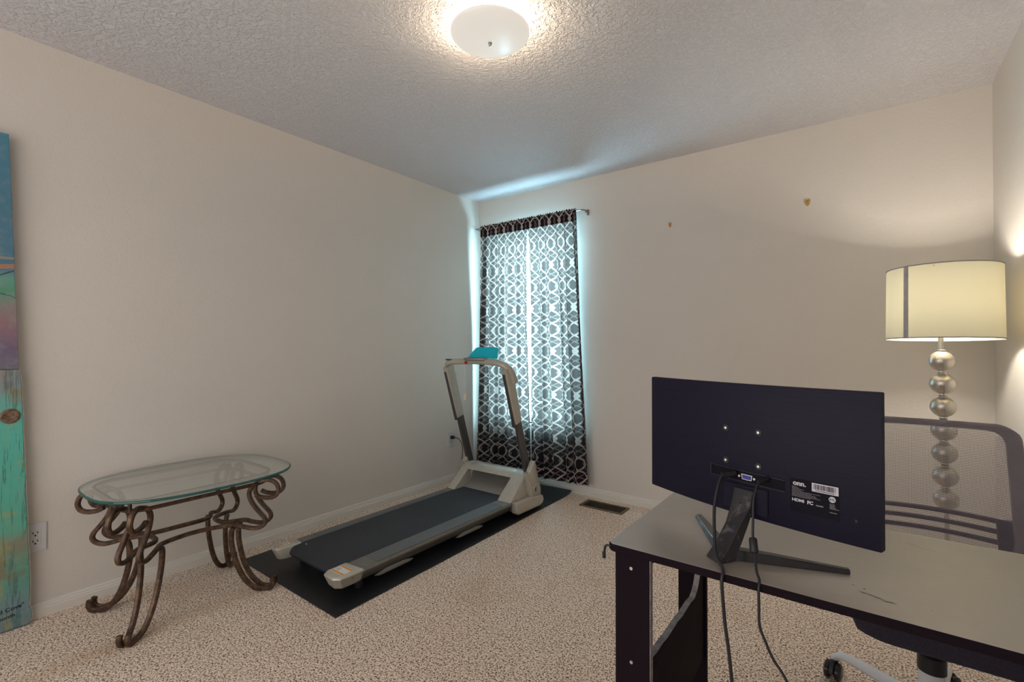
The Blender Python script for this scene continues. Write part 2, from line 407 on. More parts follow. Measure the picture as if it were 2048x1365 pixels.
def sweep(bm, path, sec, closed=False, up=None, radii=None):
    """sweep 2D section (list of (a,b)) along path; a along side axis, b along normal. up = fixed side vector (planar bars)"""
    P = [Vector(p) for p in path]; m = len(P); rings = []
    T = []
    for i in range(m):
        a = P[(i - 1) % m] if closed or i > 0 else P[i]; b = P[(i + 1) % m] if closed or i < m - 1 else P[i]
        T.append((b - a).normalized())
    nrm = None
    for i in range(m):
        t = T[i]
        if up is not None:
            s = Vector(up); s = (s - t * s.dot(t)).normalized(); n_ = t.cross(s)
        else:
            if nrm is None:
                ref = Vector((0, 0, 1)) if abs(t.z) < 0.9 else Vector((1, 0, 0)); nrm = (ref - t * ref.dot(t)).normalized()
            else: nrm = (nrm - t * nrm.dot(t)).normalized()
            n_ = nrm; s = n_.cross(t)
        k = radii[i] if radii else 1.0
        rings.append([bm.verts.new(P[i] + s * (a * k) + n_ * (b * k)) for a, b in sec])
    q = len(sec)
    for i in range(m if closed else m - 1):
        A, B = rings[i], rings[(i + 1) % m]
        for j in range(q): bm.faces.new((A[j], A[(j + 1) % q], B[(j + 1) % q], B[j]))
    if not closed: bm.faces.new(rings[0][::-1]); bm.faces.new(rings[-1])
    return bm
def circ(r, n=10, r2=None): return [(r * math.cos(2 * PI * i / n), (r2 or r) * math.sin(2 * PI * i / n)) for i in range(n)]
def rsec(w_, h, c=0.25):
    k = min(w_, h) * c; a, b = w_ / 2, h / 2
    return [(a, -b + k), (a, b - k), (a - k, b), (-a + k, b), (-a, b - k), (-a, -b + k), (-a + k, -b), (a - k, -b)]
def tube(bm, pts, r, n=10, sm=6, closed=False): return sweep(bm, cr(pts, sm, closed) if sm else pts, circ(r, n), closed)
def rrect(hx, hy, r, n=8, c=(0, 0)):
    out = []
    for k, (sx, sy) in enumerate(((1, 1), (-1, 1), (-1, -1), (1, -1))):
        for i in range(n + 1):
            a = PI / 2 * k + PI / 2 * i / n
            out.append((c[0] + sx * (hx - r) + r * math.cos(a), c[1] + sy * (hy - r) + r * math.sin(a)))
    return out
def text(name, body, mat, size, matrix, parent, extrude=0.0002, bold=0.0, org=(0, 0, 0), sx=1.0):
    cu = bpy.data.curves.new(name, 'FONT'); cu.body = body; cu.size = size; cu.extrude = extrude; cu.offset = bold
    o = bpy.data.objects.new(name, cu); COL.objects.link(o)
    dg = bpy.context.evaluated_depsgraph_get(); me = bpy.data.meshes.new_from_object(o.evaluated_get(dg))
    bpy.data.objects.remove(o); bpy.data.curves.remove(cu)
    me.transform(Matrix.Translation(-Vector(org)) @ matrix @ Matrix.Diagonal((sx, 1, 1, 1))); me.materials.clear(); me.materials.append(MAT[mat]); me.name = name
    r = bpy.data.objects.new(name, me); COL.objects.link(r); r.parent = parent; return r

# ================================================================== THE ROOM
W, H, YR = 3.316, 2.44, -4.35
bm = NB(); box(bm, (-0.12, YR - 0.1, -0.10), (W + 0.12, 0.12, 0.0)); struct('floor', bm, 'carpet')
bm = NB(); box(bm, (-0.12, YR - 0.1, H), (W + 0.12, 0.12, H + 0.10)); struct('ceiling', bm, 'ceiling')
bm = NB(); box(bm, (-0.12, YR, 0), (0, 0, H)); struct('wall_left', bm, 'wall')
bm = NB(); box(bm, (W, YR, 0), (W + 0.12, 0, H)); struct('wall_right', bm, 'wall')
bm = NB(); box(bm, (-0.12, YR - 0.1, 0), (W + 0.12, YR, H)); struct('wall_rear', bm, 'wall')
WX0, WX1, WZ0, WZ1 = 0.15, 1.00, 0.50, 2.10
bm = NB()
for lo, hi in (((-0.12, 0, 0), (WX0, 0.12, H)), ((WX1, 0, 0), (W + 0.12, 0.12, H)), ((WX0, 0, 0), (WX1, 0.12, WZ0)), ((WX0, 0, WZ1), (WX1, 0.12, H))): box(bm, lo, hi)
struct('wall_back', bm, 'wall')
# window: vinyl frame, meeting rail, two panes
win = bpy.data.objects.new('window_1', None); COL.objects.link(win); win.location = (0.575, 0.08, WZ0); win['kind'] = 'structure'
WO = (0.575, 0.08, WZ0)
bm = NB(); f = 0.04
for lo, hi in (((WX0, .06, WZ0), (WX0 + f, .10, WZ1)), ((WX1 - f, .06, WZ0), (WX1, .10, WZ1)), ((WX0 + f, .06, WZ0), (WX1 - f, .10, WZ0 + f)), ((WX0 + f, .06, WZ1 - f), (WX1 - f, .10, WZ1))): box(bm, lo, hi, 0.004)
obj('window_frame', bm, 'vinyl', win, WO)
bm = NB(); box(bm, (WX0 + f, .062, .77), (WX1 - f, .095, .81), 0.004); obj('meeting_rail', bm, 'vinyl', win, WO)
for a, b in ((WZ0 + f, .77), (.81, WZ1 - f)):
    bm = NB(); box(bm, (WX0 + f, .078, a), (WX1 - f, .082, b)); obj('pane', bm, 'pane', win, WO)
bm = NB(); box(bm, (WX0 - .02, -0.018, WZ0 - 0.02), (WX1 + .02, 0.06, WZ0), 0.004); obj('window_sill', bm, 'trim', win, WO)
# baseboards: stepped profile
BP = [(0, 0), (0.013, 0), (0.013, 0.036), (0.0105, 0.040), (0.0105, 0.046), (0.007, 0.051), (0.007, 0.056), (0.004, 0.062), (0, 0.063)]
bm = NB(); prism(bm, [(x, z) for x, z in BP], YR, 0, axis=1); struct('baseboard_left', bm, 'trim')
bm = NB(); prism(bm, [(-x, z) for x, z in BP], 0.013, W - 0.013, axis=0); struct('baseboard_back', bm, 'trim')
bm = NB(); prism(bm, [(W - x, z) for x, z in BP], YR, 0, axis=1); struct('baseboard_right', bm, 'trim')

# ================================================================== CEILING LIGHT
DC = V(1.621, -1.826, H)
cl = thing('ceiling_light', 'lit frosted glass dome light with small knob on the ceiling', 'ceiling light', DC)
bm = NB(); lathe(bm, [(0, 0), (0.060, 0), (0.062, -0.006), (0.055, -0.014), (0.012, -0.016), (0.006, -0.018), (0.006, -0.080), (0, -0.080)], n=48); obj('ceiling_pan', bm, 'trim', cl, smooth=True)
bm = NB(); outer = [(0.157 * math.cos(i / 14 * PI / 2) ** 0.9, -0.044 - 0.040 * math.sin(i / 14 * PI / 2)) for i in range(14)] + [(0, -0.0845)]
prof = outer[::-1] + [(0.155, -0.042)] + [(r * 0.98, z + 0.003) for r, z in outer[:-1]] + [(0, -0.0815)]
lathe(bm, prof, n=56); obj('glass_dome', bm, 'dome', cl, smooth='all')
for sx in (-1, 1):
    bm = NB(); bmesh.ops.create_uvsphere(bm, u_segments=16, v_segments=10, radius=.013, matrix=Matrix.Translation((sx * .062, 0, -0.033))); obj('light_bulb', bm, 'bulb', cl, smooth='all')
    pl = bpy.data.lights.new('ceiling_bulb_light', 'POINT'); pl.energy = 10.5; pl.color = (1.0, 0.78, 0.54); pl.shadow_soft_size = .022
    po = bpy.data.objects.new('ceiling_bulb_light', pl); po.location = (DC.x + sx * .062, DC.y, DC.z - 0.033); COL.objects.link(po)
bm = NB(); lathe(bm, [(0, -0.083), (0.008, -0.084), (0.008, -0.088), (0.004, -0.090), (0.0065, -0.093), (0.005, -0.098), (0, -0.099)], n=16); obj('finial', bm, 'nickel', cl, smooth=True)

# ================================================================== CURTAINS
def curtain_panel(name, x0t, x1t, x0b, x1b, zt, zb, seed, label, openx):
    """openx(z): offset of the inner edge; returns a thing"""
    rnd = random.Random(seed); nf = 5.5; ph = rnd.uniform(0, 6); ph2 = rnd.uniform(0, 6)
    root = thing(name, label, 'curtain', ((x0t + x1t) / 2, -0.085, zb), group='trellis curtain panels at the window')
    org = ((x0t + x1t) / 2, -0.085, zb)
    def surf(s, z, front=0.0):
        k = (zt - z) / (zt - zb)
        a, b = x0t + (x0b - x0t) * k, x1t + (x1b - x1t) * k
        da, db = openx(z)
        a += da; b += db
        sw = 0.018 * math.sin(2 * PI * s * 2.3 + ph2) * min(1, k * 3)
        x = a + (b - a) * s + sw * math.sin(PI * s)
        A = 0.005 + 0.019 * min(1, k * 2.5)
        y = A * math.sin(2 * PI * nf * s + ph + 0.7 * math.sin(3 * k + ph)) + 0.35 * A * math.sin(2 * PI * nf * 2.3 * s + ph2)
        return Vector((x, -0.085 + y - front, z))
    def sheet(nm, za, zb_, mat, nx, nz, front, ruffle=0.0):
        bm = NB(); uvl = bm.loops.layers.uv.new('UVMap'); g = []
        for j in range(nz + 1):
            z = za + (zb_ - za) * j / nz; row = []
            for i in range(nx + 1):
                s = i / nx; p = surf(s, z, front)
                if ruffle: p.y += ruffle * math.sin(2 * PI * s * 21 + ph); p.z += (0.006 * math.sin(2 * PI * s * 21) if j == 0 else 0)
                row.append((bm.verts.new(p), (s * (x1t - x0t) * 1.30 + seed * 0.037, z)))
            g.append(row)
        for j in range(nz):
            for i in range(nx):
                q = [g[j][i], g[j][i + 1], g[j + 1][i + 1], g[j + 1][i]]
                f = bm.faces.new([v for v, _ in q])
                for l, (_, uv) in zip(f.loops, q): l[uvl].uv = uv
        return obj(nm, bm, mat, root, org, smooth='all', recalc=False)
    sheet('curtain_cloth', zt, zb, 'curtain', 130, 60, 0.0)
    sheet('rod_pocket', zt + 0.012, zt - 0.085, 'curtain_hem', 130, 5, 0.007, 0.003)
    sheet('bottom_hem', zb + 0.07, zb, 'curtain_hem', 130, 4, 0.0025)
    return root
gap = lambda z: 0.009 * max(0.0, min(1.0, (2.10 - z) / 0.25)) * max(0.0, min(1.0, (z - 0.75) / 0.6))
curtain_panel('curtain', 0.085, 0.596, 0.030, 0.640, 2.185, 0.085, 3, 'left trellis patterned curtain panel beside the room corner behind the treadmill', lambda z: (0, -gap(z) - (.008 if z < 2.1 else 0)))
curtain_panel('curtain', 0.588, 1.045, 0.625, 1.150, 2.185, 0.100, 8, 'right trellis patterned curtain panel hanging next to the bare back wall', lambda z: (gap(z), 0))
rt = thing('curtain_rod', 'thin grey metal curtain rod over the patterned window curtains', 'curtain rod', (0.57, -0.085, 2.178))
bm = NB(); tube(bm, [(0.035, -0.085, 2.178), (0.3, -0.085, 2.178), (0.8, -0.085, 2.178), (1.055, -0.085, 2.178), (1.085, -0.078, 2.178), (1.098, -0.055, 2.178), (1.10, -0.010, 2.178)], 0.005, 8, 5)
obj('rod', bm, 'rod', rt, (0.57, -0.085, 2.178), smooth=True)
bm = NB(); box(bm, (1.092, -0.012, 2.150), (1.108, 0.0, 2.195), 0.003); box(bm, (1.092, -0.04, 2.165), (1.108, -0.012, 2.172), 0.002); obj('wall_bracket', bm, 'rod', rt, (0.57, -0.085, 2.178))
bm = NB(); box(bm, (0.030, -0.09, 2.172), (0.040, 0.0, 2.184), 0.002); obj('wall_bracket', bm, 'rod', rt, (0.57, -0.085, 2.178))

# ================================================================== PICTURE HOOKS ON THE BACK WALL
def hook(x, z, s, label):
    o = (x, -0.001, z); r = thing('picture_hook', label, 'picture hook', o, group='brass picture hooks on the back wall')
    pts = [(-.013, .018), (-.006, .020), (0, .017), (.006, .020), (.013, .018), (.013, .002), (.009, -.010), (0, -.019), (-.009, -.010), (-.013, .002)]
    bm = NB(); prism(bm, [(x + a * s, z + b * s) for a, b in pts], -0.004, -0.0005, axis=1, bev=0.001); obj('shield_plate', bm, 'brass', r, o)
    bm = NB(); tube(bm, [(x, -.003, z + .012 * s), (x, -.010, z + .002), (x, -.014, z - .010 * s), (x, -.020, z - .006 * s), (x, -.021, z + .001)], 0.0022, 8, 4); obj('hook', bm, 'brass', r, o, smooth=True)
    bm = NB()
    for dx in (-.005, .005): tube(bm, [(x + dx, 0, z + .012 * s), (x + dx - .003, -.010, z + .026 * s)], 0.0009, 6, 0)
    obj('nail', bm, 'steel', r, o, split=True)
hook(1.729, 1.980, 0.85, 'small brass picture hook nearer the curtains on the back wall')
hook(2.538, 1.990, 1.10, 'brass shield picture hook above the monitor, nearer the lamp')

# ================================================================== OUTLETS
def outlet(y, z, label):
    o = (0, y, z); r = thing('wall_outlet', label, 'outlet', o, group='white outlets on the left wall')
    bm = NB(); box(bm, (0.0, y - .036, z - .060), (.006, y + .036, z + .060), .003); obj('cover_plate', bm, 'outlet', r, o)
    bm = NB(); box(bm, (.005, y - .017, z - .033), (.008, y + .017, z + .033), .0015); obj('receptacle', bm, 'outlet', r, o)
    bm = NB()
    for dz in (.017, -.017):
        for dy in (-.007, .007): box(bm, (.0075, y + dy - .0016, z + dz + .001), (.0084, y + dy + .0016, z + dz + .009))
        lathe(bm, [(0, 0), (.0035, 0), (.0035, .0008), (0, .0008)], (.0077, y, z + dz - .006), 10, 'x')
    obj('socket_slot', bm, 'ink', r, o, split=True)
outlet(-2.870, 0.340, 'white wall outlet partly behind the painted board near the glass table')
outlet(-0.370, 0.360, 'white wall outlet in the corner with a black plug in it')
# ================================================================== FLOOR VENT
o = (1.328, -0.170, 0.0); vt = thing('floor_vent', 'brown louvred metal floor register in the carpet by the back wall', 'vent', o)
x0, x1, y0, y1 = 1.150, 1.472, -0.245, -0.100
bm = NB()
for lo, hi in (((x0, y0, 0), (x1, y0 + .012, .009)), ((x0, y1 - .012, 0), (x1, y1, .009)), ((x0, y0 + .012, 0), (x0 + .022, y1 - .012, .009)), ((x1 - .012, y0 + .012, 0), (x1, y1 - .012, .009))): box(bm, lo, hi, .002)
obj('vent_frame', bm, 'ventmetal', vt, o)
bm = NB(); box(bm, (x0 + .01, y0 + .01, 0), (x1 - .01, y1 - .01, .002)); obj('duct_opening', bm, 'ventdark', vt, o)
for k in range(22):
    x = x0 + .030 + k * (x1 - x0 - .048) / 21.5
    bm = NB(); prism(bm, [(x, .002), (x + .0025, .002), (x + .0085, .008), (x + .006, .008)], y0 + .011, y1 - .011, axis=1); obj('louvre', bm, 'ventmetal', vt, o)

# ================================================================== PAINTED BOARD (left edge)
o = (0.04, -3.3, 0.0); pb = thing('painted_board', 'tall painted wooden board with teal sky and green meadow against left wall', 'painting', o)
def edge_y(z): return -2.884 - 0.0365 * z - (0.004 if z > 1.05 else 0)
rnd = random.Random(3)
def rough_edge(z0, z1, n):
    return [(edge_y(z0 + (z1 - z0) * i / n) + rnd.uniform(-.0012, .0012), z0 + (z1 - z0) * i / n) for i in range(n + 1)]
up = rough_edge(1.055, 2.005, 14); lowr = [(-2.893, 0.004), (-2.884, 0.03), (-2.886, 0.062), (-2.893, 0.085), (-2.889, 0.13)] + rough_edge(0.16, 1.053, 14)
bm = NB(); prism(bm, up + [(-3.75, 2.005), (-3.75, 1.055)], 0.020, 0.042, axis=0, bev=.002); obj('upper_board', bm, 'paint_up', pb, o)
bm = NB(); prism(bm, lowr + [(-3.75, 1.053), (-3.75, 0.004)], 0.020, 0.044, axis=0, bev=.002); obj('lower_board', bm, 'paint_low', pb, o)
bm = NB(); prism(bm, [(a + .0035, b) for a, b in lowr] + [(a - .001, b) for a, b in lowr[::-1]], 0.021, 0.041, axis=0); obj('bare_wood_edge', bm, 'rawwood', pb, o)
bm = NB(); lathe(bm, [(0, 0), (.030, 0), (.030, .004), (.024, .008), (.020, .006), (0, .007)], (0.043, -2.952, .866), 24, 'x'); obj('wood_knot', bm, 'knot', pb, o, smooth=True)
TM = lambda y, z, a: Matrix.Translation((0.0445, y, z)) @ Matrix.Rotation(a, 4, 'X') @ Matrix.Rotation(PI / 2, 4, 'Z') @ Matrix.Rotation(PI / 2, 4, 'X')
text('handwriting', 'd Cove"', 'ink', 0.022, TM(-2.978, 0.078, 0.10), pb, bold=0.0003, org=o)
text('handwriting', 'month', 'ink', 0.020, TM(-2.985, 0.050, 0.10), pb, bold=0.0003, org=o)

# ================================================================== GLASS SIDE TABLE
TC = V(0.335, -2.425, 0); tb = thing('side_table', 'bronze scrolled metal side table with clear oval glass top', 'table', TC)
o = tuple(TC); s2 = 2 ** -0.5
FX, FY = 0.185, 0.250
PR = [(-.020, .455), (.004, .444), (.038, .440), (.068, .448), (.081, .474), (.071, .505), (.043, .522), (.010, .520), (-.022, .506), (-.043, .482), (-.047, .453), (-.032, .416), (-.008, .382), (.018, .350), (.024, .326), (.008, .308), (-.024, .301), (-.062, .308), (-.098, .317)]
BAR = rsec(.019, .017, .22)
def corner_pt(sx, sy, u, v, z):
    return Vector((TC.x + sx * FX + sx * u * s2 + v[0], TC.y + sy * FY + sy * u * s2 + v[1], z))
def strand(sx, sy, long_side):
    # v offset: the strand that runs along the long side sits nearer that side
    k = .026
    v = (sx * k, -sy * k) if long_side else (-sx * k, sy * k)
    return [corner_pt(sx, sy, u, v, z) for u, z in PR]
for sx in (1, -1):      # two long bars
    a = strand(sx, -1, True); b = strand(sx, 1, True)
    mid = [Vector((TC.x + sx * 0.085, TC.y - 0.115, .313)), Vector((TC.x + sx * 0.068, TC.y, .316)), Vector((TC.x + sx * 0.085, TC.y + 0.115, .313))]
    bm = NB(); sweep(bm, cr(a + mid + b[::-1], 5), BAR, up=None); obj('scroll_bar', bm, 'bronze', tb, o, smooth=True)
for sy in (1, -1):      # two short bars
    a = strand(-1, sy, False); b = strand(1, sy, False)
    mid = [Vector((TC.x - 0.05, TC.y + sy * 0.135, .318)), Vector((TC.x + 0.05, TC.y + sy * 0.135, .318))]
    bm = NB(); sweep(bm, cr(a + mid + b[::-1], 5), BAR, up=None); obj('scroll_bar', bm, 'bronze', tb, o, smooth=True)
LG = [(-.112, .312), (-.122, .285), (-.120, .22), (-.099, .134), (-.068, .066), (-.028, .022), (.008, .0085), (.038, .012), (.050, .030), (.047, .052)]
for sx in (1, -1):
    for sy in (1, -1):
        for side in (1, -1):
            pts = []
            for i, (u, z) in enumerate(LG):
                k = .026 + (.0105 - .026) * min(1, i / 6.0) ** 1.3
                pts.append(corner_pt(sx, sy, u, (side * sx * k * 1.2, -side * sy * k * 1.2) if i < 6 else (side * sx * k, -side * sy * k), z))
            bm = NB(); sweep(bm, cr(pts, 5), rsec(.018, .021, .22), up=(s2 * sx, -s2 * sy, 0)); obj('leg', bm, 'bronze', tb, o, smooth=True)
for nm, z, hx, hy, r in (('lower_rail', .509, .212, .275, .075), ('upper_rail', .5475, .225, .300, .11)):
    bm = NB(); sweep(bm, [Vector((TC.x + a, TC.y + b, z)) for a, b in rrect(hx, hy, r, 7)], rsec(.014, .015, .25), closed=True); obj(nm, bm, 'bronze', tb, o, smooth=True)
bm = NB()
for sx in (1, -1):
    for sy in (1, -1): lathe(bm, [(0, .505), (.007, .505), (.007, .553), (0, .553)], (TC.x + sx * .195, TC.y + sy * .262, 0), 10)
obj('glass_rest', bm, 'bronze', tb, o, smooth=True, split=True)
def super_e(hx, hy, n, m=88):
    out = []
    for i in range(m):
        a = 2 * PI * i / m; ca, sa = math.cos(a), math.sin(a)
        out.append((math.copysign(abs(ca) ** (2 / n), ca) * hx, math.copysign(abs(sa) ** (2 / n), sa) * hy))
    return out
bm = NB(); gl = super_e(.322, .388, 2.8)
lev = [(.5535, .006), (.5545, .0015), (.559, 0), (.5625, .0015), (.5645, .006)]
rings = [[bm.verts.new((TC.x + 0.012 + a * (1 - d / .35), TC.y + 0.024 + b * (1 - d / .40), z)) for a, b in gl] for z, d in lev]
for A, B in zip(rings, rings[1:]):
    for i in range(len(gl)):
        f_ = bm.faces.new((A[i], A[(i + 1) % len(gl)], B[(i + 1) % len(gl)], B[i])); f_.material_index = 1
bm.faces.new(rings[0][::-1]); bm.faces.new(rings[-1])
gt = obj('glass_top', bm, ['tableglass', 'glassedge'], tb, o, smooth=False); gt['label'] = 'clear greenish glass top with green edge'

# ================================================================== TREADMILL MAT
bm = NB(); nx, ny = 16, 44; g = []
for j in range(ny + 1):
    row = []
    for i in range(nx + 1):
        s, t = i / nx, j / ny
        x = 0.135 + s * 0.88 - 0.045 * s * t; y = -2.10 + t * 2.065 - 0.012 * s * (1 - t)
        z = 0.006 + 0.0012 * math.sin(7 * s + 9 * t)
        if t > 0.94: z += 0.020 * ((t - 0.94) / 0.06) ** 2 * (0.4 + 0.6 * s)          # curls up against the baseboard
        if t < .05 and s < .2: z += 0.0
        row.append((x, y, z))
    g.append(row)
tv = [[bm.verts.new(p) for p in row] for row in g]; bv = [[bm.verts.new((p[0], p[1], p[2] - .0055)) for p in row] for row in g]
for j in range(ny):
    for i in range(nx):
        bm.faces.new((tv[j][i], tv[j][i + 1], tv[j + 1][i + 1], tv[j + 1][i])); bm.faces.new((bv[j][i], bv[j + 1][i], bv[j + 1][i + 1], bv[j][i + 1]))
for j in range(ny):
    bm.faces.new((tv[j][0], tv[j + 1][0], bv[j + 1][0], bv[j][0])); bm.faces.new((tv[j][nx], bv[j][nx], bv[j + 1][nx], tv[j + 1][nx]))
for i in range(nx):
    bm.faces.new((tv[0][i], bv[0][i], bv[0][i + 1], tv[0][i + 1])); bm.faces.new((tv[ny][i], tv[ny][i + 1], bv[ny][i + 1], bv[ny][i]))
tag(obj('exercise_mat', bm, 'mat', smooth=True), 'long black rubber mat lying on the carpet under the treadmill', 'mat')

# ================================================================== TREADMILL
o = (0.64, -1.25, 0.0075); tm = thing('treadmill', 'silver folding treadmill with black belt standing on a black mat', 'treadmill', o)
T = lambda nm, bm, mat, par=tm, sm=True, **k: obj(nm, bm, mat, par, o, smooth=sm, **k)
BX0, BX1, RX0, RX1 = 0.433, 0.835, 0.366, 0.950
bm = NB(); pts = [(-2.000, .085), (-1.992, .104), (-1.975, .113), (-1.94, .1155), (-.66, .1155), (-.66, .085), (-.66, .070), (-1.97, .062), (-1.992, .070)]
prism(bm, pts, BX0, BX1, axis=0); T('running_belt', bm, 'belt')
bm = NB(); lathe(bm, [(0, 0), (.022, 0), (.022, BX1 - BX0 + .02), (0, BX1 - BX0 + .02)], (BX0 - .01, -1.972, .088), 20, 'x'); T('rear_roller', bm, 'black')
for sx, (a, b) in ((-1, (RX0, BX0)), (1, (BX1, RX1))):
    inn, out = (b, a) if sx < 0 else (a, b)
    bm = NB(); prism(bm, [(inn, .118), (inn, .055), (out - sx * .045, .050), (out - sx * .004, .098), (out, .108), (out - sx * .006, .118)], -1.985, -.70, axis=1); T('side_rail', bm, 'railmetal', sm=False)
    bm = NB(); lo = min(inn + sx * .006, out - sx * .012); hi = max(inn + sx * .006, out - sx * .012); box(bm, (lo, -1.84, .1175), (hi, -.86, .1205), .001); T('foot_tread', bm, 'tread', sm=False)
    # rear end cap, rounded box with slanted back
    bm = NB(); p = [(inn - sx * .004, -1.935), (inn - sx * .004, -2.035), (inn + sx * .012, -2.062), (out - sx * .028, -2.068), (out + sx * .001, -2.045), (out + sx * .005, -1.955), (out + sx * .003, -1.925)]
    prism(bm, p, .058, .126, axis=2, bev=.012, seg=3)
    for v in bm.verts:
        if v.co.z < .085: v.co.y = v.co.y + .022 * (1 if v.co.y < -2.0 else 0); v.co.x -= sx * (.022 if (v.co.x - inn) * sx > .06 else 0)
    cap = T('end_cap', bm, 'silver')
    # warning sticker
    cx = (inn + out) / 2; c1 = min(inn, out) + .016; c2 = max(inn, out) - .014
    bm = NB(); box(bm, (c1, -2.030, .1262), (c2, -1.968, .1266)); T('warning_sticker', bm, 'sticker_white', cap, False)
    bm = NB()
    for ya, yb in ((-2.028, -2.017), (-1.981, -1.970)): box(bm, (c1 + .002, ya, .1266), (c2 - .002, yb, .1269))
    T('warning_band', bm, 'sticker_orange', cap, False, split=True)
    bm = NB()
    for k in range(4): box(bm, (c1 + .008, -2.010 + k * .0065, .1266), (c1 + .008 + (.026, .018, .024, .014)[k], -2.0085 + k * .0065, .1268))
    T('fine_print', bm, 'ink', cap, False)['kind'] = 'stuff'
    for ya, yb in ((-1.84, -1.60), (-1.28, -1.04)):       # slim adjustment feet under the rail
        bm = NB(); x_ = out - sx * .030
        prism(bm, [(ya, .048), (ya + .03, .040), (yb - .03, .040), (yb, .048), (yb - .06, .062), (ya + .06, .062)], x_ - .006, x_ + .006, axis=0, bev=.002)
        T('rail_grip', bm, 'greyplastic')
bm = NB(); box(bm, (BX0, -1.95, .030), (BX1, -.55, .060), .008); T('deck_frame', bm, 'darkgrey')
bm = NB()
for x_ in (.40, .88):
    for y_ in (-1.90, -.62): lathe(bm, [(0, .0), (.020, .0), (.022, .006), (.016, .055), (0, .055)], (x_, y_, .0075), 16)
T('rubber_foot', bm, 'black', split=True)
bm = NB(); box(bm, (.465, -1.930, .1156), (.475, -1.925, .1172)); T('belt_mark', bm, 'sticker_white', sm=False)
# hood : side cheeks + arched bridge + slanted inner panel
chk = [(-.790, .112), (-.775, .130), (-.610, .262), (-.575, .274), (-.52, .270), (-.46, .235), (-.415, .13), (-.41, .035), (-.72, .035)]
for sx, (a, b) in ((-1, (RX0 + .004, BX0 + .004)), (1, (BX1 - .004, RX1 - .012))):
    bm = NB(); prism(bm, chk, a, b, axis=0, bev=.008, seg=3); T('hood_cheek', bm, 'silver')
    xo = RX1 - .02 if sx > 0 else RX0 + .02
    ft = [(-.775, .118), (-.765, .050), (-.735, .030), (-.48, .026), (-.445, .036), (-.430, .062), (-.440, .090), (-.49, .108), (-.60, .116)]
    bm = NB(); prism(bm, ft, min(xo, xo + sx * .046), max(xo, xo + sx * .046), axis=0, bev=.014, seg=3); T('base_foot', bm, 'silver')
    # upright bracket with pointed top
    xb = RX1 - .008 if sx > 0 else RX0 + .008
    br = [(-.640, .288), (-.625, .282), (-.600, .286), (-.560, .340), (-.545, .352), (-.533, .335), (-.505, .250), (-.485, .160), (-.488, .125), (-.505, .100), (-.535, .090), (-.570, .100), (-.592, .130), (-.600, .170), (-.625, .262)]
    bm = NB(); prism(bm, br, min(xb - sx * .008, xb + sx * .028), max(xb - sx * .008, xb + sx * .028), axis=0, bev=.004); bk = T('upright_bracket', bm, 'silver')
    bm = NB(); pts = [(-.537 + .011 * math.cos(q), .158 + .024 * math.sin(q)) for q in [2 * PI * i / 20 for i in range(20)]]
    prism(bm, pts, min(xb + sx * .026, xb + sx * .031), max(xb + sx * .026, xb + sx * .031), axis=0, bev=.001); T('pivot_slot', bm, 'steel', bk)
    bm = NB(); pts = [(-.537 + .006 * math.cos(q), .158 + .017 * math.sin(q)) for q in [2 * PI * i / 20 for i in range(20)]]
    prism(bm, pts, min(xb + sx * .028, xb + sx * .033), max(xb + sx * .028, xb + sx * .033), axis=0); T('slot_core', bm, 'ink', bk)
    # uprights: post, outer sleeve
    xc = 0.905 if sx > 0 else 0.372
    def along(z): return -.520 - .318 * (z - .20)
    bm = NB(); sweep(bm, [V(xc, along(.12), .12), V(xc, along(.97), .97)], rsec(.030, .062, .25), up=(1, 0, 0)); T('upright_post', bm, 'darkgrey')
    bm = NB(); q = [V(xc, along(z) - .006, z) for z in (.625, .66, .80, .93, 1.0)]
    sweep(bm, q, rsec(.042, .088, .28), up=(1, 0, 0), radii=[.82, .95, 1.0, 1.04, 1.04]); T('upright_sleeve', bm, 'silver')
    bm = NB(); q = [V(xc, along(z) - .049, z) for z in (.60, .64, .80, .96)]
    sweep(bm, q, rsec(.024, .014, .3), up=(1, 0, 0)); T('sleeve_trim', bm, 'darkgrey')
bm = NB(); br = [(-.640, .236), (-.612, .262), (-.575, .274), (-.52, .270), (-.46, .235), (-.445, .18), (-.50, .20), (-.56, .225)]
prism(bm, br, BX0 - .01, BX1 + .01, axis=0, bev=.006); T('hood_bridge', bm, 'silver')
for (xa, sx) in ((BX0 + .002, 1), (BX1 - .002, -1)):     # rounded inner corners of the arch
    bm = NB(); prism(bm, [(xa, .262), (xa + sx * .055, .262), (xa + sx * .030, .240), (xa + sx * .010, .205), (xa, .16)], -.60, -.50, axis=1); T('arch_corner', bm, 'silver')
bm = NB(); prism(bm, [(-.690, .112), (-.682, .122), (-.560, .170), (-.510, .215), (-.505, .262), (-.49, .262), (-.49, .11)], BX0, BX1, axis=0); T('motor_panel', bm, 'greyplastic')
bm = NB(); box(bm, (.56, -.513, .226), (.74, -.504, .236), .002); T('vent_slot', bm, 'darkgrey')
bm = NB(); box(bm, (BX0, -.50, .03), (BX1, -.415, .235), .02, 3); T('front_cover', bm, 'silver')
bm = NB()
for k in range(5): lathe(bm, [(0, .2715), (.0022, .2715), (.0022, .2730), (0, .2730)], (.56 + k * .035, -.545, 0), 8)
T('hood_mark', bm, 'darkgrey')['kind'] = 'stuff'
